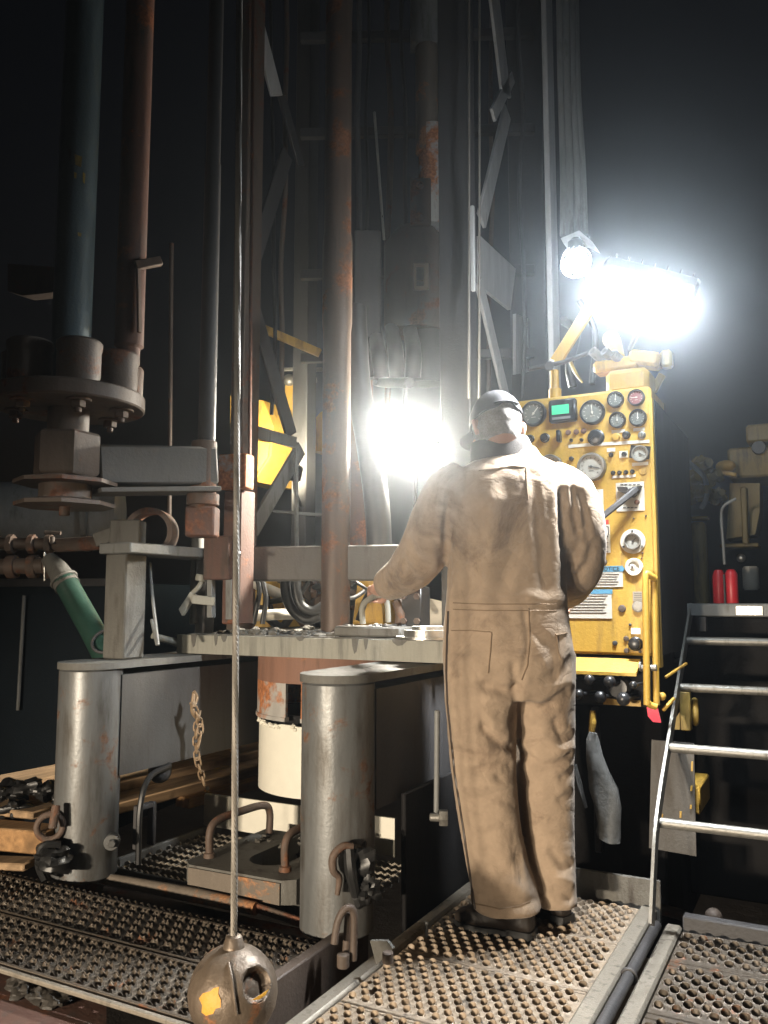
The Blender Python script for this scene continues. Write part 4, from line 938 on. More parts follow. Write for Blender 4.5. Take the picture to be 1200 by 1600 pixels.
def knob(px, py, r, mat='black_plastic', h=.022, n=20, name='knob'):
    c = cp(px, py); rr = r * kc
    return MB().lathe([(rr, -.001), (rr, h * .3), (rr * .85, h * .4), (rr * .8, h * .95), (rr * .7, h)], c, (0, -1, 0), n).build(name, mat, t)
# display
c = cp(881, 643)
mb = MB(); mb.box(c + V((0, -.012, 0)), (45 * kc, .03, 38 * kc), None, .008); dsp = mb.build('display', 'black_plastic', t)
mb = MB(); mb.box(cp(878.5, 642) + V((0, -.0285, 0)), (28 * kc, .003, 15 * kc), None, .0005); mb.build('screen', 'screen_green', dsp)
mb = MB(); mb.box(cp(880, 655) + V((0, -.028, 0)), (30 * kc, .003, 4 * kc), None, .0005); mb.build('keypad', 'grey_paint', dsp)
kb = knob(931.7, 684, 13.5, h=.03, n=14); MB().bar(cp(931.7, 684, .032), cp(924, 690, .032), .006, .004, (0, -1, 0), .001).build('pointer', 'black_plastic', kb)
for a in ((829, 686, 7), (852, 684.5, 8), (979, 680, 6.3)): knob(*a)
knob(963, 683, 7, 'yellow_paint', .012, 20, 'push_button'); kk = knob(1003, 680, 6, 'galvanised', .014, 20, 'key_switch'); MB().box(cp(1003, 680, .02), (.004, .016, .018)).build('key', 'bright_steel', kk)
mb = MB(); mb.bar(cp(875, 674, .02), cp(876, 692, .02), .016, .03, (0, -1, 0), .003); mb.build('toggle_switch', 'black_plastic', t)
for (px, py, r_) in ((888, 676, 4.5), (900.6, 675, 4.5), (912, 673.5, 4.5)): knob(px, py, r_, 'red_oxide', .012, 14, 'indicator_lamp')
for (px, py, r_) in ((893, 688, 3), (909, 687.5, 3), (893, 717, 4), (955, 711, 4), (975.5, 710, 4.4)): knob(px, py, r_, 'black_plastic', .014, 10, 'toggle_switch')
for px, py in ((958, 739), (968, 738.6), (978, 738), (988, 737)): knob(px, py, 3.6, 'black_plastic', .012, 12, 'push_button')
for a in ((966, 674, 20, 5), (998.5, 671, 17, 5), (1000.5, 725, 24, 5), (975, 744.5, 36, 4), (903, 696.5, 30, 5), (955, 703, 13, 6), (974.5, 710, 13, 11)): label(*a)
knob(1005, 735.5, 7.5, 'yellow_paint', .004, 20, 'hole_plug')
# gauge bracket ears
mb = MB(); mb.bar(cp(985, 706, .008), cp(1016, 708, .008), .05, .006, (0, -1, 0), .002); mb.build('gauge_bracket', 'black_plastic', t)
# white plates, lever
label(985, 776, 43, 45); label(934, 782, 18, 35)
mb = MB()
for k in range(5): mb.prism(*rect(972 + 6.5 * k, 757.5, 4.5, 1.6, .004, .001))
for k in range(4): mb.prism(*rect(976 + 6 * k, 793.5, 4.5, 1.6, .004, .001))
for k in range(3): mb.prism(*rect(930 + 5 * k, 798, 3, 1.4, .004, .001))
mb.build('plate_lettering', 'ink', t)
mb = MB(); mb.prism([cp(966, 762, .005), cp(981, 762, .005), cp(986, 769, .005), cp(990, 762, .005), cp(1004, 760, .005), cp(1000, 767, .005), cp(987, 778, .005), cp(980, 773, .005), cp(968, 768, .005)], (0, -.02, 0)); mb.build('selector_yoke', 'black_plastic', t)
mb = MB(); mb.bar(cp(998, 765, .03), cp(946, 813, .085), .024, .024, None, .006); mb.cyl(cp(990, 771, 0), cp(990, 771, .045), .017, None, 16); mb.build('selector_lever', 'dark_paint', t)
knob(995.5, 785, 4.5, 'dark_rust', .01); knob(929, 774, 6, 'black_plastic', .03); knob(932, 786, 4, 'black_plastic', .02)
# gauges lower down
c = cp(989, 846); mb = MB(); mb.lathe([(19 * kc, -.001), (19 * kc, .006), (13 * kc, .008), (13 * kc, .002)], c, (0, -1, 0), 36, False); mb.build('gauge_flange', 'label_white', t)
gauge(989, 846, 12, 'gauge_pale', 'galvanised', 45, .012)
mb = MB(); [mb.hexn(c + V((math.cos(a) * 16 * kc, -.007, math.sin(a) * 16 * kc)), .0045, .004, (0, -1, 0)) for a in (R(90), R(210), R(330))]; mb.build('flange_bolts', 'ink', t)
c = cp(991, 886); mb = MB(); mb.lathe([(13.5 * kc, -.001), (13.5 * kc, .008), (12.5 * kc, .012), (8.5 * kc, .010), (7.5 * kc, .003)], c, (0, -1, 0), 32, False); mb.build('port_ring', 'pvc_white', t)
mb = MB(); mb.lathe([(8.6 * kc, -.001), (8.6 * kc, .003)], c, (0, -1, 0), 24); mb.lathe([(4.5 * kc, .003), (4.5 * kc, .007)], c + V((-.006, 0, .001)), (0, -1, 0), 20); mb.build('port_cap', 'pvc_white', t)
knob(988.5, 886, 2.2, 'dark_rust', .012, 10, 'port_stud')
# notices
label(942, 842, 23, 44, name='warning_notice'); label(941, 816, 21, 7, 'label_red', .002, .0022, 'warning_header')
mb = MB(); L = lambda a, b, w=.003: mb.bar(cp(*a, .0045), cp(*b, .0045), w, .001, (0, -1, 0), 0)
L((934, 832), (940, 826)); L((940, 826), (944, 830)); L((951, 823), (951, 836)); L((944, 823), (951, 823)); L((936, 839), (951, 838), .008); L((939, 835), (946, 835), .006)
for (x, y) in ((938, 841.5), (948, 841)): mb.cyl(cp(x, y, .0045), cp(x, y, .0055), .004, None, 10, 0)
for k in range(5): L((933, 848 + 3.4 * k), (951 - (k % 2) * 3, 848 + 3.4 * k), .0022)
mb.build('warning_lettering', 'ink', t)
label(950, 903, 46, 28, name='notice_sheet'); label(951, 889, 44, 9, 'label_blue', .002, .0025, 'notice_header')
mb = MB(); mb.prism([cp(972, 884, .002), cp(977, 889, .002), cp(972, 894, .002)], (0, -.0024, 0)); mb.build('header_tip', 'label_blue', t)
text_mesh('notice_lettering', 'NOTICE', .021, cp(952.5, 889, .0052), 'ink', t)
mb = MB()
for k in range(5): L((932, 897 + 4 * k), (968 - (k * 7 % 5), 897 + 4 * k), .0022)
mb.build('notice_text', 'ink', t)
label(920, 944, 72, 44, name='notice_sheet'); label(940, 924.5, 34, 7, 'label_blue', .002, .0025, 'notice_header')
mb = MB()
for k in range(7): L((888, 931 + 4.4 * k), (950 - (k * 11 % 8), 931 + 4.4 * k), .0022)
mb.build('notice_text', 'ink', t)
label(997, 932, 15, 15, 'galvanised', name='maker_plate')
mb = MB()
for k in range(4): L((991, 927 + 3.4 * k), (1003, 927 + 3.4 * k), .002)
mb.build('plate_lines', 'ink', t)
knob(997, 947.5, 9, 'galvanised', .008, 24, 'drain_cap'); 
for (px, py, r_, m_) in ((972, 951, 6, 'dark_rust'), (943, 878, 6, 'dark_rust'), (984.7, 976, 2.2, 'ink'), (978.5, 998, 4.3, 'dark_rust'), (979, 1017, 4.3, 'dark_rust'), (961, 1005, 4, 'ink'), (1000, 1018, 2.4, 'dark_rust'), (1004, 864, 1.6, 'dark_rust'), (1003, 872, 1.4, 'dark_rust'), (1009, 806, 1.6, 'dark_rust'), (990, 810, 1.4, 'dark_rust')): knob(px, py, r_, m_, .006, 14, 'bolt')
label(993.6, 986, 14, 9, 'pvc_white'); knob(993.6, 1006, 11, 'black_plastic', .035, 12)
# lower lip and lever bank
mb = MB(); q0, q1 = cp(880, 1026), cp(1001, 1027)
mb.prism([V((xl, YC - .004, q0.z)), V((q1.x, YC - .004, q0.z)), V((q1.x, YC - .09, q0.z - .045)), V((xl, YC - .09, q0.z - .045))], (0, 0, -.012)); mb.build('lower_lip', 'yellow_paint', t)
mb = MB(); mb.bb(xl, xr - .03, YC + .005, YC + .5, cp(1000, 1106).z, cp(1000, 1027).z, .006); mb.build('valve_bank', 'truck_black', t)
for (px, py, r_) in ((905, 1057, 7), (933, 1058, 8), (964, 1061, 9), (917, 1080, 8), (950, 1084, 9), (985, 1087, 10), (1000, 1066, 6)):
    c = cp(px, py, .12); mb = MB(); lv = MB().bar(c, cp(px + 14, py + 1, .0), .012, .012).build('valve_lever', 'black_plastic', t); MB().ball(c, r_ * kc).build('knob', 'black_plastic', lv)
mb = MB(); c = cp(970, 1073, 0); mb.lathe([(18 * kc, 0), (18 * kc, .05), (14 * kc, .06), (6 * kc, .06)], c, (0, -1, 0), 28); mb.build('round_cover', 'black_plastic', t)
label(973, 1097, 56, 9, 'yellow_paint', .006, .01, 'lower_strip')
# tubular handrail on right edge
rail = []
ho = .07
for px, xo in ((1013, 0), (1024, 0)):
    pass
mb = MB(); A, B = cp(1014.5, 905, ho), cp(1016.5, 1098, ho)
mb.tube([A + V((.028, .03, .0)), A + V((.012, .01, .012)), A + V((0, 0, .0)), (A + B) / 2, B], .0125, 12, 5); mb.build('handrail', 'yellow_paint', t)
mb = MB(); A, B = cp(1024, 905, .03), cp(1028, 1100, .03); mb.tube([A, B], .0125, 12, 1); mb.build('handrail', 'yellow_paint', t)
mb = MB(); mb.tube([cp(1005, 1042, .05), cp(1030, 1042, .05)], .012, 10, 1); mb.cyl(cp(1003, 1040, .05), cp(1007, 1040, .05), .018); mb.build('rail_bracket', 'galvanised', t)
mb = MB(); mb.tube([cp(1016, 1090, ho), cp(1020, 1098, .06), cp(1030, 1102, .05)], .012, 10); mb.build('rail_foot', 'yellow_paint', t)
# lower frame, reflector, apron
t2 = thing('console_stand', cp(1040, 1330), 'yellow stand with a grey apron plate carrying the right end of the console', 'stand')
mb = MB(); mb.bb(cp(1014, 1000).x, cp(1050, 1000).x + .06, YC + .12, YC + .4, cp(0, 1158).z, cp(0, 1130).z, .006); mb.build('foot_plate', 'yellow_paint', t2)
mb = MB(); q = onY(1071, 1080, YC + .3); q2 = onY(1071, 1140, YC + .3); mb.bb(q.x - .02, q.x + .02, YC + .27, YC + .31, q2.z, q.z, .004); mb.prism([onY(1045, 1140, YC + .29), onY(1062, 1140, YC + .29), onY(1062, 1112, YC + .29)], (0, .01, 0)); mb.build('upright', 'dull_yellow', t2)
mb = MB(); q = onY(1086, 1112, YC + .35); mb.torus(q, (1, .2, 0), .045, .012, 24, 10); mb.build('ring', 'dull_yellow', t2)
mb = MB(); mb.prism([onY(1018, 1156, YC + .10), onY(1084, 1162, YC + .10), onY(1088, 1338, YC + .10), onY(1014, 1325, YC + .10)], (0, .012, 0)); mb.build('apron', 'beam_grey', t2)
mb = MB()
for (px, y0, y1) in ((1081, 1190, 1205), (1080, 1228, 1236), (1079, 1258, 1264), (1063, 1268, 1278), (1034, 1272, 1280)): mb.prism([onY(px - 1.5, y1, YC + .095), onY(px + 1.5, y1, YC + .095), onY(px + 2, y0, YC + .095), onY(px - 1, y0, YC + .095)], (0, .006, 0))
mb.build('paint_chips', 'yellow_paint', t2)
mb = MB(); c = cp(1022, 1115, -.02); mb.prism([cp(1012, 1104, .02), cp(1029, 1106, .02), cp(1034, 1128, .02), cp(1022, 1127, .02), cp(1014, 1118, .02)], (0, .012, 0)); one('red_reflector', mb, 'reflector_red', 'glowing red reflector tab under the console handrail', 'reflector')
mb = MB(); mb.bar(cp(1036, 1110, .0), cp(1050, 1093, -.05), .012, .012); mb.bar(cp(1036, 1060, -.05), cp(1060, 1042, -.2), .01, .01); mb.ball(cp(1034, 1088, .0), .016); one('release_pin', mb, 'yellow_paint', 'little yellow pin and stay by the red reflector', 'pin')
# dark truck body under the console
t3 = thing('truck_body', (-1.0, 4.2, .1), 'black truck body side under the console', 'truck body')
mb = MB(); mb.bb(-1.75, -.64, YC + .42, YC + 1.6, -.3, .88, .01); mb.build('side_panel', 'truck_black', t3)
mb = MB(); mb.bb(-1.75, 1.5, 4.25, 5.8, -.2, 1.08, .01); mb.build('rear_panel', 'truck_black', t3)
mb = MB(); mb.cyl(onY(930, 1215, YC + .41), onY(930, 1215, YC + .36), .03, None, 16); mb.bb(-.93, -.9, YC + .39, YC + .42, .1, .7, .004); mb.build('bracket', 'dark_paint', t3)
mb = MB(); h0, h1 = onY(926, 1110, YC - .05), onY(924, 1147, YC - .05); mb.tube([h0, (h0 + h1) / 2 + V((.003, 0, 0)), h1], [.010, .014, .011], 12); one('hand_tool', mb, 'yellow_paint', 'small yellow tool handle hanging under the lever bank above the grey glove', 'handle')
def gl(pts, w, th): mb.tube([onY(*p, YC - .05) for p in pts], w, 14, 5, False, True, th)
mb = MB(); gl([(898, 1195), (905, 1225), (916, 1262)], [.018, .024, .012], .35); one('grey_rag', mb, 'glove_cloth', 'narrow grey rag hanging beside the worker\'s right knee', 'rag')

# things on top of the console
t = thing('valve_assembly', cp(985, 598, -.15), 'yellow valve assembly with pipe fittings on top of the console under the lamp', 'valve')
yv = YC + .15
mb = MB(); q = onY(985, 585, yv); mb.box((q.x, q.y, ztop + .05), (.17, .16, .1), None, .02); mb.bar(onY(930, 578, yv), onY(1000, 566, yv), .09, .05, None, .012); mb.bar(onY(985, 560, yv), onY(1034, 566, yv), .1, .06, None, .02); mb.build('body', 'yellow_paint', t)
mb = MB()
for px, py in ((925, 548), (944, 548), (957, 552)): a = onY(px, py, yv - .06); mb.pipe(a, a + V((.06, .09, -.06)), .02, .013, 18); mb.cyl(a + V((.012, .018, -.012)), a + V((.06, .09, -.06)), .013, None, 14)
mb.build('fitting', 'galvanised', t)
mb = MB(); mb.cyl(onY(965, 560, yv), onY(958, 530, yv), .03, None, 18); mb.ball(onY(955, 530, yv), .035); mb.build('dome', 'yellow_paint', t)
mb = MB(); mb.box(onY(1042, 562, yv), (.045, .06, .07), None, .01); mb.build('end_block', 'dull_yellow', t)
mb = MB(); mb.bar(onY(1020, 612, yv + .1), onY(1035, 585, yv + .1), .02, .03); mb.build('stand', 'dull_yellow', t)
t = thing('boom_arm', cp(870, 612, -.1), 'yellow flat boom arm slanting up from a socket on the console to the lamp', 'arm')
ya = YC + .10
mb = MB(); z0 = ztop - .002; q = onY(867, 600, ya); mb.cyl(V((q.x, q.y, z0)), V((q.x, q.y, z0 + .06)), .026, None, 20); mb.cyl(V((q.x, q.y, z0 + .06)), V((q.x, q.y, z0 + .14)), .017, None, 20); mb.build('socket', 'yellow_paint', t)
mb = MB(); mb.bar(onY(868, 566, ya), onY(924, 478, ya), .02, .05, V((1, 0, .6))); mb.build('arm', 'yellow_paint', t)
mb = MB(); mb.tube([onY(826, 577, ya - .04), onY(880, 566, ya - .04), onY(918, 552, ya - .04)], .009, 10, 1); mb.cyl(onY(858, 572, ya - .06), onY(858, 572, ya), .02, None, 14); mb.build('crank_bar', 'dark_paint', t)
mb = MB(); mb.tube([onY(890, 560, ya + .05), onY(898, 580, ya + .03), onY(910, 598, ya + .02)], [.006, .008, .004], 8); one('cable_tail', mb, 'dull_yellow', 'short yellow cable tail hanging behind the boom arm socket', 'cable')
mb = MB(); mb.tube([onY(880, 500, ya + .2), onY(900, 520, ya + .3), onY(890, 570, ya + .2), onY(895, 605, ya + .2)], .02, 10); mb.tube([onY(905, 470, ya + .3), onY(930, 520, ya + .3), onY(925, 600, ya + .25)], .014, 10); one('lamp_cable', mb, 'black_rubber', 'dark cables looping behind the yellow boom arm', 'cable')

# ------------------------------------------------------------------ work lamps (both lit); long tilted bar shape imitates glare streaks
def worklamp(c, aim, wid, hgt, tilt, lens, label, post_to):
    c = V(c); t = thing('work_lamp', c + V((0, 0, -.12)), label, 'work lamp', 'lit work lamps')
    d = (V(aim) - c).normalized(); a = d.cross(UPZ).normalized(); u = a.cross(d)
    a2 = a * math.cos(tilt) + u * math.sin(tilt); u2 = a2.cross(d) * 1; M = Matrix((a2, d, u2)).transposed()
    mb = MB(); mb.box(c - d * .045, (wid + .03, .06, hgt + .03), M, .012)
    for k in range(7): mb.box(c - d * .085 + a2 * (wid * (k / 6 - .5) * .9), (.006, .03, hgt), M, .001)
    mb.build('housing', 'black_plastic', t)
    mb = MB(); mb.box(c - d * .008, (wid, .012, hgt), M, .004); mb.build('lens', lens, t)
    mb = MB(); mb.tube([c - d * .07, c - d * .10 - UPZ * .10, V(post_to) + UPZ * .04, V(post_to)], .011, 8, 1); mb.build('bracket', 'dark_paint', t)
    return t, c, d, a2
lb, cb, db, ab = worklamp(at(1008, 456, 2.80), V((-.95, 1.95, .4)), .30, .085, R(44), 'lens_cool', 'dazzling cool white work lamp above the console top', onY(985, 560, yv))
la, ca, da, aa = worklamp(at(645, 692, 4.35), V((-1.0, .5, 1.3)), .46, .085, R(25), 'lens_warm', 'dazzling warm work lamp inside the mast left of the worker\'s head', at(648, 830, 4.5))
c2 = at(900, 410, 3.22)
l2 = thing('work_lamp', c2 - UPZ * .1, 'smaller dazzling round lamp on the boom arm, left of the brightest lamp', 'work lamp', 'lit work lamps')
mb = MB(); mb.ball(c2, .043); mb.build('bulb', 'lens_cool', l2)
mb = MB(); mb.lathe([(.022, .046), (.03, .06), (.03, .085), (.016, .1)], c2, (0, 0, 1), 20); mb.build('cap', 'black_plastic', l2)
mb = MB()
for k in range(4): mb.torus(c2, (math.cos(k * math.pi / 4), math.sin(k * math.pi / 4), 0), .062, .0025, 28, 6)
mb.build('cage', 'bright_steel', l2)
mb = MB(); mb.tube([c2 + V((.01, .07, .09)), c2 + V((.02, .10, .0)), onY(920, 478, ya)], .011, 8, 3); mb.tube([c2 + V((0, 0, .09)), c2 + V((.01, .07, .09))], .011, 8, 1); mb.build('bracket', 'dark_paint', l2)
def light(kind, name, loc, power, col, **k):
    ld = bpy.data.lights.new(name, kind); ld.energy = power; ld.color = col
    for a, v in k.items(): setattr(ld, a, v)
    o = bpy.data.objects.new(name, ld); COL.objects.link(o); o.location = loc; return o
def aim(o, target): o.rotation_euler = (V(target) - V(o.location)).to_track_quat('-Z', 'Y').to_euler()
PW_B, PW_A, PW_2, PW_K = 480, 600, 160, 3200
for k in (-1, 0, 1): o = light('SPOT', 'work_lamp_light', cb + db * .03 + ab * .12 * k, PW_B / 3, (.95, .98, 1), spot_size=R(122), spot_blend=.8, shadow_soft_size=.04); aim(o, o.location + db)
for k in (-1.5, -.5, .5, 1.5): o = light('SPOT', 'work_lamp_light', ca + da * .03 + aa * .135 * k, PW_A / 4, (1, .93, .8), spot_size=R(172), spot_blend=.4, shadow_soft_size=.04); aim(o, o.location + da)
o = light('SPOT', 'work_lamp_light', c2, PW_2, (.93, .97, 1), shadow_soft_size=.05, spot_size=R(128), spot_blend=.7); aim(o, V((-2.0, 4.5, 2.9)))
# lamp added only to brighten the yellow cabinet behind the mast
lc, c3_, d3, a3 = worklamp(at(452, 735, 5.2), at(395, 690, 5.7), .09, .07, 0, 'lens_warm', 'added lamp behind the mast, put in to brighten the yellow cabinet', at(470, 800, 5.25))
o = light('SPOT', 'work_lamp_light', c3_ + d3 * .03, 120, (1, .88, .62), spot_size=R(140), spot_blend=.5, shadow_soft_size=.03); aim(o, c3_ + d3)
# headlights of the truck parked behind the photographer
for dx, tg, pk, sy_ in ((0, (-1.85, 2.8, 0), .5, .47), (.35, (-1.6, 2.8, .02), .42, .47), (1.6, (.5, 4.0, .75), .22, .5)):
    o = light('SPOT', 'headlight', V((-2.3 + dx * .6, -4.6, .95)), PW_K * pk, (1, .85, .66), spot_size=R(60), spot_blend=1.0, shadow_soft_size=.10); aim(o, V(tg)); o.scale = (1, sy_, 1)

# ------------------------------------------------------------------ ladder and right hand deck
XS = -.55
t = thing('boarding_ladder', (XS + .4, 3.3, 0), 'steel boarding ladder with round rungs at the right edge', 'ladder')
SP = [onX(1018, 1445, XS), onX(1022, 1360, XS), onX(1027, 1285, XS), onX(1045, 1165, XS), onX(1062, 1060, XS), onX(1080, 950, XS)]
mb = MB()
for dx in (0, 1.0):
    P = [p + V((dx, 0, 0)) for p in SP]
    mb2 = MB()
    for a, b in zip(P[:-1], P[1:]): pass
    rings = []
    Ps = smooth_path(P, 4)
    for i, p in enumerate(Ps):
        d = (Ps[min(i + 1, len(Ps) - 1)] - Ps[max(i - 1, 0)]).normalized(); u = V((1, 0, 0)).cross(d).normalized()
        rings.append([p + V((sx * .005, 0, 0)) + u * sy * .028 for sx, sy in ((-1, -1), (1, -1), (1, 1), (-1, 1))])
    mb2.loft(rings); mb2.build('stringer', 'galvanised', t)
for px, py in ((1071, 1001), (1061, 1074), (1044, 1168), (1029, 1285)):
    p = onX(px, py, XS); mb = MB(); mb.cyl(p + V((.004, 0, 0)), p + V((.998, 0, 0)), .017, None, 16); mb.build('rung', 'galvanised', t)
t = thing('upper_deck', (.3, 4.5, 1.08), 'upper steel deck edge at the top of the ladder', 'deck')
dk = onX(1085, 946, XS + .02)
mb = MB(); mb.bb(XS - .02, 1.6, dk.y, dk.y + .05, 1.085, 1.142, .005); mb.build('edge_angle', 'grey_paint', t)
mb = MB(); mb.bb(XS - .02, 1.6, dk.y + .052, dk.y + 1.6, 1.095, 1.13, .004); mb.build('deck_plate', 'dark_paint', t)
mb = MB(); q0, q1 = onY(1150, 957, dk.y), onY(1192, 957, dk.y); mb.bb(q0.x, q1.x, dk.y - .008, dk.y - .001, 1.092, 1.132, .001); mb.build('foil_patch', 'bright_steel', t)
mb = MB(); q = onY(1098, 975, dk.y); mb.bb(q.x - .015, q.x + .015, dk.y - .002, dk.y + .03, 1.02, 1.083, .003); mb.build('bracket', 'dark_paint', t)
# red canister
q = onY(1134, 941, dk.y + .1)
t = thing('red_canister', (q.x, q.y, 1.13), 'red twin bodied canister standing on the upper deck', 'canister')
for dx in (-.025, .027):
    mb = MB(); mb.lathe([(.024, .0), (.027, .006), (.027, .135 + dx * .2), (.018, .158), (.010, .162)], V((q.x + dx, q.y, 1.131)), (0, 0, 1), 20); mb.build('body', 'red_plastic', t)
mb = MB(); mb.bb(q.x - .004, q.x + .004, q.y - .03, q.y - .02, 1.131, 1.27); mb.build('strap', 'ink', t)
mb = MB(); mb.tube([onY(1132, 882, q.y), onY(1130, 850, q.y), onY(1127, 805, q.y), onY(1132, 790, q.y), onY(1150, 779, q.y)], .0065, 10); one('grey_conduit', mb, 'grey_paint', 'thin grey bent conduit rising above the red canister', 'conduit')
# engine
ye = dk.y + .75
def eb(x0, x1, y0, y1, dep=.3, off=0.0, bev=.012):
    p, q = onY(x0, y1, ye + off), onY(x1, y0, ye + off); return MB().bb(p.x, q.x, ye + off, ye + off + dep, p.z, q.z, bev)
t = thing('pump_engine', onY(1150, 940, ye), 'dim olive pump engine on the upper deck at the right edge', 'engine')
eb(1138, 1230, 693, 748, .4).build('block', 'olive_machine', t)
eb(1166, 1260, 655, 692, .3, .02).build('upper_block', 'olive_machine', t)
mb = MB(); q = onY(1186, 700, ye); mb.cyl(q, q + V((0, -.02, 0)), .035, None, 18); mb.build('port', 'black_rubber', t)
mb = MB(); mb.prism([onY(1135, 842, ye), onY(1180, 835, ye), onY(1187, 800, ye), onY(1187, 755, ye), onY(1140, 755, ye)], (0, .25, 0)); mb.build('bell_housing', 'olive_machine', t)
eb(1160, 1166, 760, 850, .05, -.05).build('rib', 'olive_machine', t)
eb(1125, 1185, 848, 856, .2, -.03).build('rail', 'olive_machine', t)
mb = MB(); q = onY(1134, 729, ye - .1); mb.ball(q, .05, (1, 1, .65)); mb.bar(q + V((-.02, 0, -.03)), q + V((.05, 0, -.05)), .05, .02); mb.build('filler_cap', 'yellow_paint', t)
mb = MB(); p, q = onY(1174, 922, ye - .1), onY(1174, 885, ye - .1); mb.lathe([(.03, 0), (.038, .01), (.038, q.z - p.z - .01), (.03, q.z - p.z)], p, (0, 0, 1), 24); mb.build('oil_filter', 'label_white', t)
mb = MB(); p = onY(1158, 872, ye - .1); mb.ball(p, .022); mb.build('plug', 'bright_steel', t)
eb(1083, 1101, 815, 945, .1, -.2).build('frame_post', 'olive_machine', t)
eb(1070, 1105, 806, 812, .1, -.22).build('frame_rail', 'dull_yellow', t)
t = thing('pump_gear', onY(1100, 800, ye), 'dark oily pump gear with hoses between console side and olive engine', 'pump')
mb = MB()
for k, (px, py, r_) in enumerate(((1100, 728, .06), (1085, 750, .07), (1115, 745, .05), (1098, 770, .06), (1070, 780, .06), (1120, 775, .05))): mb.lump(onY(px, py, ye - .05), r_, .3, .9, k); mb.cyl(onY(px, py, ye - .1), onY(px + 8, py - 6, ye - .16), r_ * .4, None, 10)
mb.build('housing', 'olive_machine', t)
mb = MB(); mb.tube([onY(1062, 712, ye - .2), onY(1075, 722, ye - .2), onY(1100, 745, ye - .15), onY(1104, 775, ye - .15), onY(1096, 795, ye - .15)], .013, 8); mb.tube([onY(1060, 690, ye - .3), onY(1063, 700, ye - .3)], .012, 8, 1); mb.build('hose', 'grey_paint', t)
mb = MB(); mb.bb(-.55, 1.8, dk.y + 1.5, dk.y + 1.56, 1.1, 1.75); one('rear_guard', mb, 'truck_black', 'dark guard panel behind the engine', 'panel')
mb = MB(); mb.tube([onZ(1030, 1420, -.03), onZ(1060, 1428, -.03), onZ(1090, 1440, -.03), onZ(1120, 1438, -.03)], .02, 10); mb.ball(onZ(1115, 1432, 0.02), .03); one('grease_hose', mb, 'dark_rust', 'dark stiff hose lying behind the grating at the ladder foot', 'hose')
# ------------------------------------------------------------------ the worker
from mathutils.bvhtree import BVHTree
random.seed(11)
foot = onZ(800, 1462, .055)
man = thing('person', foot, 'worker in tan insulated coveralls and dark cap, back turned, reaching for the drill table', 'person')
def hring(px, py, D, hw, hd, n=36, e=2.35, dy=0.0):
    c = at(px, py, D); w = hw * mpp(D); r = []
    for k in range(n):
        a = 2 * math.pi * k / n; ca, sa = math.cos(a), math.sin(a)
        r.append(c + RT * (w * math.copysign(abs(ca) ** (2 / e), ca)) + FW * (hd * math.copysign(abs(sa) ** (2 / e), sa)) + UPZ * (dy * ca))
    return r
def remesh(mb, voxel, smooth=2, smf=.5):
    me = bpy.data.meshes.new('tmp'); bmesh.ops.recalc_face_normals(mb.bm, faces=mb.bm.faces); mb.bm.to_mesh(me); mb.bm.free()
    o = bpy.data.objects.new('tmp', me); COL.objects.link(o)
    md = o.modifiers.new('r', 'REMESH'); md.mode = 'VOXEL'; md.voxel_size = voxel; md.use_smooth_shade = True
    if smooth:
        s = o.modifiers.new('s', 'SMOOTH'); s.factor = smf; s.iterations = smooth
    dg = bpy.context.evaluated_depsgraph_get(); m2 = bpy.data.meshes.new_from_object(o.evaluated_get(dg))
    bpy.data.objects.remove(o); bpy.data.meshes.remove(me); return m2
def place(me, name, mat, parent):
    me.name = name; me.transform(Matrix.Translation(-wloc(parent))); me.materials.clear(); me.materials.append(MATS[mat])
    me.polygons.foreach_set('use_smooth', [True] * len(me.polygons))
    o = bpy.data.objects.new(name, me); COL.objects.link(o); o.parent = parent; return o
# --- coveralls
mb = MB()
T = [(1092, 797, 90, 2.87, .125), (1065, 795, 101, 2.87, .15), (1020, 793, 102, 2.87, .16), (975, 791, 98, 2.865, .155), (930, 791, 94, 2.86, .15), (880, 792, 94, 2.855, .15), (830, 794, 97, 2.85, .152), (785, 796, 102, 2.85, .15), (758, 797, 100, 2.85, .14), (740, 797, 90, 2.85, .125), (726, 797, 70, 2.85, .105), (714, 796, 48, 2.85, .085), (704, 792, 40, 2.845, .075)]
mb.loft([hring(cx, y, D, hw, hd) for y, cx, hw, D, hd in T])
LL = [(1020, 746, 54, 2.86, .14), (1090, 750, 56, 2.855, .135), (1150, 753, 53, 2.85, .12), (1200, 755, 50, 2.845, .11), (1250, 760, 48, 2.855, .105), (1300, 767, 47, 2.865, .102), (1350, 777, 48, 2.875, .105), (1385, 786, 50, 2.88, .112), (1411, 790, 53, 2.885, .122), (1417, 790, 52, 2.885, .12)]
RL = [(1020, 846, 52, 2.90, .14), (1090, 849, 47, 2.91, .13), (1150, 851, 45, 2.92, .118), (1200, 852, 43, 2.93, .11), (1250, 853, 42, 2.945, .104), (1300, 855, 40, 2.96, .102), (1350, 859, 37, 2.965, .10), (1385, 863, 34, 2.97, .10), (1404, 865, 33, 2.975, .108), (1409, 865, 32, 2.975, .106)]
mb.loft([hring(cx, y, D, hw, hd, 28) for y, cx, hw, D, hd in LL]); mb.loft([hring(cx, y, D, hw, hd, 28) for y, cx, hw, D, hd in RL])
mb.tube([at(735, 752, 2.85), at(708, 775, 2.85), at(683, 815, 2.88), at(660, 866, 2.95), at(632, 897, 3.10), at(606, 914, 3.25)], [.09, .108, .098, .092, .08, .062], 20, 5)
mb.tube([at(850, 752, 2.85), at(885, 778, 2.845), at(903, 830, 2.86), at(903, 885, 2.93), at(890, 915, 3.05), at(880, 928, 3.13)], [.085, .105, .096, .088, .075, .06], 20, 5)
mb.loft([hring(795, y, 2.85, hw, hd, 24) for y, hw, hd in ((722, 52, .09), (706, 46, .082), (699, 42, .075))])
me = remesh(mb, .0085, 6, .5)
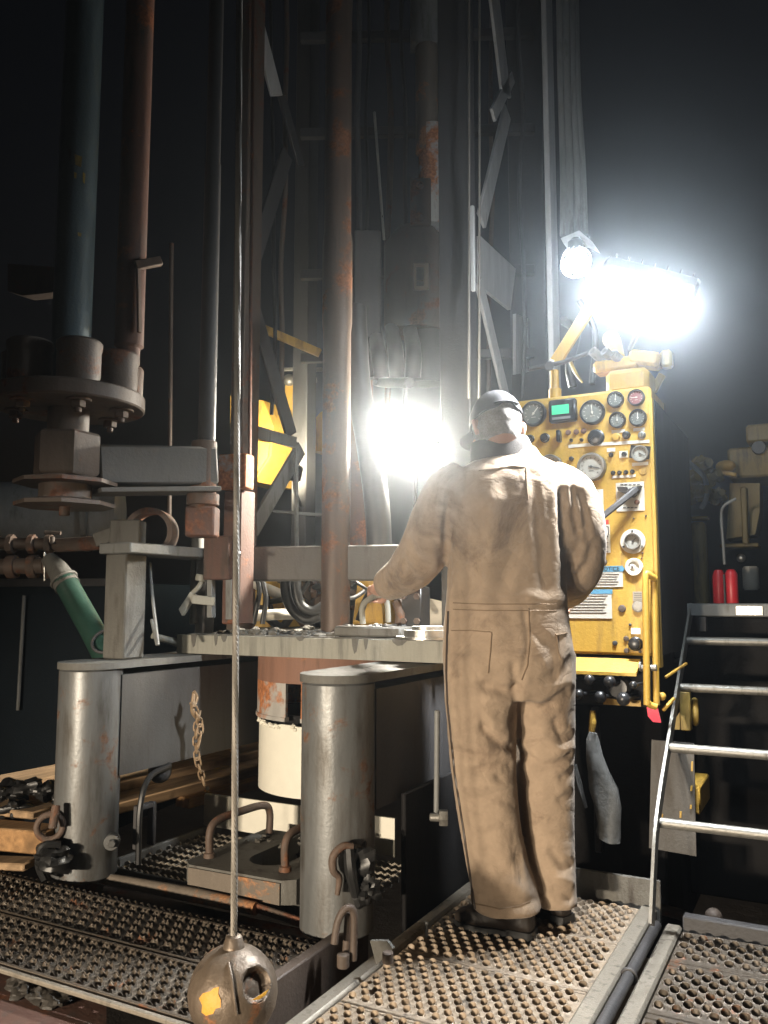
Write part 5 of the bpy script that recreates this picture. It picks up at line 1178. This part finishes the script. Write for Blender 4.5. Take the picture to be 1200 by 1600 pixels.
CR = [  # creases seen on the back: pixel polylines, width, depth (negative = ridge)
    ([(758, 1073), (800, 1080), (808, 1076)], 9, .022), ([(765, 1092), (800, 1098)], 12, -.012), ([(803, 1040), (806, 1085), (803, 1130), (808, 1180)], 8, .018),
    ([(756, 1137), (775, 1158), (797, 1168)], 9, .026), ([(752, 1120), (757, 1140)], 8, .012), ([(704, 1172), (740, 1182), (784, 1184)], 8, .012), ([(715, 1155), (760, 1172)], 11, -.014),
    ([(745, 1205), (770, 1200), (795, 1190)], 10, .018), ([(780, 1215), (798, 1200)], 10, .016), ([(720, 1230), (765, 1224), (800, 1228)], 9, -.012), ([(735, 1250), (770, 1245), (800, 1256)], 8, .009),
    ([(838, 1112), (860, 1100), (885, 1080)], 8, .018), ([(868, 1130), (880, 1152), (893, 1150)], 9, .022), ([(820, 1180), (848, 1198), (875, 1194), (892, 1182)], 8, .018), ([(848, 1150), (875, 1172), (893, 1168)], 9, -.014),
    ([(850, 1062), (880, 1050), (893, 1030)], 10, .012), ([(812, 1110), (830, 1102)], 9, .01), ([(880, 1215), (893, 1205)], 7, .016), ([(876, 1250), (893, 1240)], 7, .012), ([(862, 1330), (880, 1352), (892, 1350)], 8, .016), ([(868, 1392), (890, 1400)], 8, .015), ([(872, 1372), (892, 1378)], 8, -.012),
    ([(712, 965), (760, 948), (820, 946), (880, 950)], 6, .007), ([(705, 938), (760, 930), (830, 930), (880, 935)], 10, -.008),
    ([(832, 740), (836, 790), (846, 860), (852, 930)], 12, .010), ([(752, 800), (748, 860), (730, 920)], 14, .010), ([(770, 780), (765, 850), (755, 930)], 16, -.010), ([(810, 800), (800, 870), (780, 940)], 15, .009),
    ([(878, 770), (879, 820), (882, 870), (884, 915)], 7, .030), ([(893, 765), (897, 800), (902, 830)], 6, .022), ([(906, 770), (914, 805), (918, 840)], 7, .018), ([(886, 760), (890, 790)], 6, -.012), ([(900, 900), (918, 880), (926, 850)], 8, .014), ([(893, 880), (905, 850), (908, 830)], 8, .012),
    ([(700, 775), (697, 830), (699, 880), (698, 912)], 8, .028), ([(676, 835), (688, 860), (690, 880)], 8, .012), ([(640, 845), (652, 868), (668, 885)], 8, .014), ([(628, 870), (640, 895), (652, 912)], 8, .011), ([(612, 890), (622, 915)], 7, .010),
    ([(716, 1275), (740, 1310), (790, 1290)], 10, .008), ([(760, 1330), (790, 1360), (812, 1340)], 11, .010), ([(740, 1385), (775, 1372), (815, 1388)], 12, -.009), ([(780, 1405), (815, 1415), (838, 1405)], 7, .010), ([(800, 1290), (806, 1330), (818, 1380)], 9, .008),
    ([(728, 1000), (760, 1010), (800, 1005)], 16, .006), ([(835, 985), (860, 1010), (868, 1060)], 12, .010), ([(820, 960), (826, 1010), (815, 1060), (803, 1078)], 6, .009), ([(705, 1050), (730, 1075), (760, 1072)], 10, .010)]
def sdist(px, py, a, b):
    dx, dy = b[0] - a[0], b[1] - a[1]; t = ((px - a[0]) * dx + (py - a[1]) * dy) / (dx * dx + dy * dy); t = max(0, min(1, t))
    return math.hypot(px - a[0] - dx * t, py - a[1] - dy * t)
segs = [(a, b, w, d, min(a[0], b[0]) - 3 * w, max(a[0], b[0]) + 3 * w, min(a[1], b[1]) - 3 * w, max(a[1], b[1]) + 3 * w) for pl, w, d in CR for a, b in zip(pl[:-1], pl[1:])]
nv = len(me.vertices); new = []
nrm = [V(v.normal) for v in me.vertices]
byc = {}
for v, nn in zip(me.vertices, nrm):
    p = V(v.co); px, py = proj(p); fac = -(nn.dot((p - C0).normalized()))
    d = 0
    q = V((p.dot(RT) * 7, p.dot(FW) * 7, p.z * 3.2))
    n1 = noise.noise(q); n2 = noise.noise(V((p.x * 16 + p.z * 9, p.y * 16 - p.z * 6, p.z * 9))); n3 = noise.noise(p * 34)
    n4 = noise.noise(V((p.x * 6 - 3, p.y * 6, p.z * 11 + p.dot(RT) * 8)))
    d += .0045 * n1 - .0012 * (1 - abs(n2)) ** 3 + .0006 * n3 - .0012 * max(0, 1 - abs(n4) * 4.5) ** 2
    if fac > .05:
        best = {}
        for a, b, w, dp, xa, xb, ya, yb in segs:
            if xa < px < xb and ya < py < yb:
                s = sdist(px, py, a, b); g_ = -dp * math.exp(-(s / w * 1.25) ** 2) + .18 * dp * math.exp(-((s - w * 1.9) / w) ** 2)
                key = (dp, w)
                if key not in best or abs(g_) > abs(best[key]): best[key] = g_
        d += sum(best.values()) * min(1, fac * 2) * (.55 if py > 1050 else .6)
    zc = 1
    new.append(p + nn * d * zc)
for v, p in zip(me.vertices, new): v.co = p
me.update()
bvh = BVHTree.FromPolygons([v.co.copy() for v in me.vertices], [tuple(p.vertices) for p in me.polygons])
cov = place(me, 'coveralls', 'duck_cloth', man)
def snap(px, py, off=.002):
    h = bvh.ray_cast(C0, ray(px, py).normalized())
    if h[0] is None: return None
    return h[0] - ray(px, py).normalized() * off
def seam(pts, r, name, mat, parent, off=.0015, k=8, flat=.5):
    P = []
    for (a, b) in zip(pts[:-1], pts[1:]):
        n_ = max(2, int(math.hypot(b[0] - a[0], b[1] - a[1]) / k))
        for i in range(n_):
            u = i / n_; s = snap(a[0] + (b[0] - a[0]) * u, a[1] + (b[1] - a[1]) * u, off)
            if s is not None and (not P or (s - P[-1]).length < .12): P.append(s)
    if len(P) > 2: return MB().tube(P, r, 6, 2).build(name, mat, parent)
seam([(701, 955), (699, 1000), (698, 1050), (700, 1100), (706, 1160), (711, 1210), (719, 1260), (728, 1320), (737, 1380), (744, 1428)], .005, 'leg_zip', 'zip_dark', cov, .001)
seam([(822, 730), (823, 760), (826, 790)], .0022, 'pleat_seam', 'stitch', cov); seam([(748, 735), (775, 732), (800, 728), (830, 731)], .002, 'yoke_seam', 'stitch', cov)
seam([(708, 942), (760, 944), (820, 944), (878, 944)], .002, 'waist_seam', 'stitch', cov); seam([(708, 952), (760, 954), (820, 954), (878, 954)], .002, 'waist_seam', 'stitch', cov)
seam([(826, 950), (828, 1000), (824, 1040), (812, 1070)], .0024, 'seat_seam', 'stitch', cov)
seam([(705, 985), (735, 985), (768, 988), (766, 1020), (762, 1060)], .002, 'pocket', 'stitch', cov)
seam([(868, 992), (880, 990), (891, 988)], .004, 'hip_pocket', 'stitch', cov); seam([(870, 993), (873, 1020), (882, 1040)], .0025, 'hip_pocket', 'stitch', cov)
seam([(742, 1412), (780, 1420), (810, 1416), (838, 1404)], .0022, 'hem_seam', 'stitch', cov)
mb = MB(); s0 = snap(820, 1008, .003)
# --- collar
mb = MB()
rr = []
for y, hw, hd, dx in ((718, 52, .088, 0), (704, 50, .086, -3), (690, 46, .080, -6), (687, 43, .075, -6), (692, 41, .07, -6)): rr.append(hring(786 + dx, y, 2.845, hw, hd, 32, 2.1, .012))
mb.loft(rr, False); mb.build('collar', 'collar_cloth', cov)
# --- body: head, neck, torso, limbs, hands
mb = MB()
hf = (-RT * .24 + FW * .9 - UPZ * .36).normalized(); hs = hf.cross(UPZ).normalized(); hu = hs.cross(hf).normalized()     # head forward / right / up
HM = Matrix((hs, hf, hu)).transposed()
HC = at(776, 664, 2.83)
mb.ball(HC, .095, (.83, 1.03, 1.08), 28, 18, HM)                                                    # skull
mb.ball(HC + hf * .035 - hu * .065, .062, (.9, .95, .95), 20, 14, HM)                               # jaw
mb.ball(HC + hf * .085 - hu * .100, .022, (1, .8, .8), 12, 8, HM)                                   # chin
mb.tube([HC + hf * .095 + hu * .012, HC + hf * .113 - hu * .018, HC + hf * .118 - hu * .032, HC + hf * .095 - hu * .042], [.010, .013, .016, .012], 10, 3)   # nose
for s_ in (-1, 1):
    e = HC + hs * s_ * .081 - hf * .006 - hu * .022
    mb.tube([e - hu * .026, e - hf * .012 - hu * .008 + hs * s_ * .008, e - hf * .012 + hu * .018 + hs * s_ * .010, e + hf * .006 + hu * .026], [.007, .008, .009, .006], 8, 3)
    mb.ball(HC + hs * s_ * .036 + hf * .082 + hu * .018, .018, (1.2, .6, .5), 12, 8, HM)             # brow
    mb.ball(HC + hs * s_ * .046 + hf * .066 - hu * .035, .026, (.9, .8, .8), 12, 8, HM)              # cheek
mb.tube([HC + hf * .09 - hu * .068 + hs * .022, HC + hf * .101 - hu * .066, HC + hf * .09 - hu * .068 - hs * .022], .007, 8, 4)   # lips
NB = at(792, 730, 2.85)
mb.tube([HC - hu * .04 - hf * .02, HC * .5 + NB * .5 - hf * .01, NB], [.060, .062, .075], 20, 4)
def shrink(T_, k): return [hring(cx, y, D, hw * k, hd * k, 24) for y, cx, hw, D, hd in T_]
mb.loft(shrink(T[1:-1], .78)); mb.loft(shrink(LL[:-2], .62)); mb.loft(shrink(RL[:-2], .62))
mb.tube([at(735, 755, 2.85), at(708, 778, 2.85), at(683, 818, 2.88), at(660, 868, 2.95), at(632, 898, 3.10), at(604, 916, 3.28), at(597, 920, 3.34)], [.06, .062, .056, .05, .045, .032, .03], 16, 5)
mb.tube([at(850, 755, 2.85), at(885, 780, 2.845), at(903, 832, 2.86), at(903, 885, 2.93), at(890, 915, 3.05), at(880, 930, 3.14)], [.06, .062, .056, .05, .044, .032], 16, 5)
# left hand closed over the bent handle
mb.ball(at(592, 921, 3.385), .038, (1.05, 1.1, .62), 16, 10, Matrix.Rotation(YAW, 4, 'Z') @ Matrix.Rotation(R(-20), 4, 'X'))
for k in range(4):
    x = 578 + 7.2 * k; L_ = (.92, 1.0, .97, .85)[k]
    mb.tube([at(586 + 5 * (k - 1), 920, 3.40), at(x, 918.5, 3.43), at(x - 1, 924 - 1.5 * k * .3, 3.43 + .042 * L_), at(x - 1, 936, 3.43 + .040 * L_), at(x, 941, 3.43 + .018 * L_)], [.0105, .0100, .0095, .009, .0075], 10, 4)
mb.tube([at(600, 924, 3.36), at(603, 931, 3.385), at(599, 938, 3.405), at(592, 941, 3.415)], [.013, .0115, .0105, .008], 10, 4)
# right hand on the console levers
mb.ball(at(878, 935, 3.16), .037, (1.0, 1.1, .65), 16, 10, Matrix.Rotation(YAW, 4, 'Z'))
for k in range(4): mb.tube([at(868 + 6.5 * k, 936, 3.185), at(866 + 7 * k, 941, 3.215), at(866 + 7 * k, 950, 3.235), at(867 + 7 * k, 958, 3.225)], [.0105, .0098, .009, .0078], 10, 4)
mb.tube([at(866, 938, 3.15), at(860, 948, 3.17), at(861, 957, 3.19)], [.013, .011, .0085], 10, 4)
me = remesh(mb, .0042, 2, .4)
body = place(me, 'body', 'skin', man)
mb = MB()
for s_ in (-1, 1): mb.ball(HC + hs * s_ * .034 + hf * .086 + hu * .004, .011, (1, .7, .7), 12, 8, HM)
mb.build('eyes', 'label_white', body)
# --- hair under the cap
mb = MB(); rings = []
for i in range(16):
    th = math.pi * (.40 + .36 * i / 15); rg = []
    for j in range(40):
        ph = math.pi * (.06 + 1.88 * j / 39) + math.pi / 2                    # open at the face
        d = hs * math.sin(th) * math.cos(ph) * .83 + hf * math.sin(th) * math.sin(ph) * 1.03 + hu * math.cos(th) * 1.08
        rg.append(d)
    rings.append(rg)
P = [[HC + d * (.0985 * (1 + .05 * noise.noise(d * 14) + .03 * noise.noise(d * 40))) for d in rg] for rg in rings]
vs = [p for rg in P for p in rg] + [HC + d * .088 for rg in rings for d in rg]
nn_ = 40; fs = []
for i in range(15):
    for j in range(39): fs.append((i * nn_ + j, (i + 1) * nn_ + j, (i + 1) * nn_ + j + 1, i * nn_ + j + 1))
mb.faces(vs, fs); hair = mb.build('hair', 'hair_grey', man, 60)
# --- cap: six panel dome with a strap gap at the back
mb = MB(); rings = []
for i in range(13):
    th = R(4 + 86 * i / 12); rg = []
    for j in range(48):
        ph = 2 * math.pi * j / 48
        gap = max(0, 1 - abs(((ph - math.pi * 1.5 + math.pi) % (2 * math.pi)) - math.pi) / .42)
        t2 = th - (R(13) * gap * (i / 12) ** 4)
        d = hs * math.sin(t2) * math.cos(ph) * .87 + hf * math.sin(t2) * math.sin(ph) * 1.07 + hu * math.cos(t2) * 1.12
        rg.append(HC + d * .104 * (1 - .012 * max(0, math.cos(ph * 6)) ** 12) + hu * .006)
    rings.append(rg)
mb.loft(rings + [[HC + (p - HC) * .955 for p in r] for r in rings[::-1]]); mb.ball(HC + hu * .121, .007)
cap = mb.build('cap', 'cap_cloth', man, 60)
mb = MB(); pts = []
for j in range(13):
    ph = math.pi * 1.5 + (j / 12 - .5) * .95; t2 = R(82); pts.append(HC + (hs * math.sin(t2) * math.cos(ph) * .87 + hf * math.sin(t2) * math.sin(ph) * 1.07 + hu * math.cos(t2) * 1.12) * .105 + hu * .006)
mb.tube(pts, .009, 8, 1, False, True, .4); mb.build('strap', 'cap_cloth', cap)
mb = MB(); vs = []
for i in range(6):
    for j in range(15):
        ph = math.pi / 2 + (j / 14 - .5) * 2.1; r_ = .104 + .068 * (i / 5) * math.cos((j / 14 - .5) * 2.1) ** .7
        vs.append(HC + hs * math.cos(ph) * r_ * .87 + hf * math.sin(ph) * r_ * 1.05 + hu * (.022 - .02 * (i / 5) - .018 * ((j / 14 - .5) * 2) ** 2))
vs += [v - hu * .004 for v in vs]; fs = []
for o_ in (0, 90):
    for i in range(5):
        for j in range(14): fs.append((o_ + i * 15 + j, o_ + i * 15 + j + 1, o_ + (i + 1) * 15 + j + 1, o_ + (i + 1) * 15 + j))
for j in range(14): fs.append((75 + j, 76 + j, 166 + j, 165 + j))
mb.faces(vs, fs); mb.build('bill', 'cap_cloth', cap, 60)
# --- boots
def boot(heel, toe, ank):
    d = (toe - heel); d.z = 0; L_ = d.length; d.normalize(); s = V((d.y, -d.x, 0)); mb = MB(); rings = []
    for u, w, h, z0 in ((-.02, .018, .06, .03), (.0, .032, .085, .02), (.1, .040, .12, .015), (.25, .042, .135, .015), (.4, .042, .12, .016), (.55, .046, .098, .016), (.7, .050, .08, .016), (.85, .046, .066, .016), (.95, .034, .055, .017), (1.0, .016, .04, .02)):
        rg = []
        for k in range(20):
            a = 2 * math.pi * k / 20; ca, sa = math.cos(a), math.sin(a)
            zz = (h + z0) / 2 + (h - z0) / 2 * math.copysign(abs(sa) ** .7, sa); rg.append(heel + d * u * L_ + s * (w * math.copysign(abs(ca) ** .75, ca) * (1 if sa < 0 else .9)) + UPZ * zz)
        rings.append(rg)
    mb.loft(rings)
    mb.tube([heel + d * .3 * L_ + UPZ * .06, heel + d * .25 * L_ + UPZ * .13, ank], [.05, .052, .058], 18, 3)
    me = remesh(mb, .006, 3); b = place(me, 'boot', 'boot_leather', man)
    mb = MB()
    for (u0, u1, hh) in ((-.03, .28, .026), (.24, 1.01, .018)):
        pts = []
        for i in range(9):
            u = u0 + (u1 - u0) * i / 8; w = .040 if u < .5 else .050 * (1 - max(0, (u - .75) / .27) ** 2 * .75); w *= (.8 if u < 0 else 1); pts.append((u, w))
        poly = [heel + d * u * L_ + s * w for u, w in pts] + [heel + d * u * L_ - s * w for u, w in pts[::-1]]
        z_ = heel.z + (.004 if u0 < 0 else .006); mb.prism([V((p.x, p.y, z_)) for p in poly], (0, 0, hh))
    mb.build('sole', 'black_rubber', b)
boot(onZ(832, 1468, .055), onZ(712, 1444, .055), at(792, 1412, 2.885))
h2 = onZ(886, 1444, .055); boot(h2, h2 + (-RT * .19 + FW * .22), at(866, 1402, 2.975))

mb = MB(); rg = []
for y, cx, hw in ((1144, 925, 5), (1158, 926, 9), (1180, 929, 14), (1205, 935, 19), (1232, 943, 21), (1258, 950, 21), (1285, 953, 18), (1305, 952, 17), (1314, 952, 14)):
    r_ = hring(cx, y, 3.14, hw, .016 + hw * .0006, 28, 2.0)
    rg.append([p + V((noise.noise(p * 22), noise.noise(p * 22 + V((5, 0, 0))), noise.noise(p * 15 + V((0, 9, 0))))) * .016 for p in r_])
mb.loft(rg); one('work_glove', mb, 'glove_cloth', 'long grey work glove hanging limp below the small yellow handle', 'glove')
# ------------------------------------------------------------------ world, moon, haze, render settings
w = bpy.data.worlds.new('World'); sc.world = w; w.use_nodes = True
nt = w.node_tree; bg = nt.nodes['Background']; sky = nt.nodes.new('ShaderNodeTexSky'); sky.sky_type = 'NISHITA'; sky.sun_disc = False
sky.sun_elevation = R(-3); sky.sun_rotation = R(200); nt.links.new(sky.outputs[0], bg.inputs[0]); bg.inputs[1].default_value = .05
sun = bpy.data.lights.new('sun', 'SUN'); sun.energy = .004; sun.angle = R(10); sun.color = (.8, .88, 1)
so = bpy.data.objects.new('sun', sun); COL.objects.link(so); so.rotation_euler = (R(40), 0, R(20))
hz = MB(); hz.bb(-64, 62, -60, 66, gz - 1.2, 8.2, 0)  # haze volume added to imitate camera glare round the lamps
m = bpy.data.materials.new('glare_haze'); m.use_nodes = True; MATS['glare_haze'] = m
nt = m.node_tree; nt.nodes.clear(); out = nt.nodes.new('ShaderNodeOutputMaterial'); pv = nt.nodes.new('ShaderNodeVolumePrincipled')
pv.inputs['Color'].default_value = (.84, .92, 1, 1); pv.inputs['Density'].default_value = HAZE; pv.inputs['Anisotropy'].default_value = HG_
nt.links.new(pv.outputs[0], out.inputs['Volume'])
h = hz.build('haze', 'glare_haze'); tag(h, 'added haze standing in for the glare round the lamps', None, None, 'stuff')
vs_ = sc.view_settings; vs_.view_transform = 'Standard'; vs_.look = 'None'; vs_.exposure = 0; vs_.gamma = 1
cy = sc.cycles
try:
    cy.use_denoising = True; cy.max_bounces = 6; cy.diffuse_bounces = 3; cy.glossy_bounces = 3; cy.volume_bounces = 0; cy.caustics_reflective = False; cy.caustics_refractive = False
    cy.sample_clamp_indirect = 4; cy.use_light_tree = True
except Exception as e: print(e)
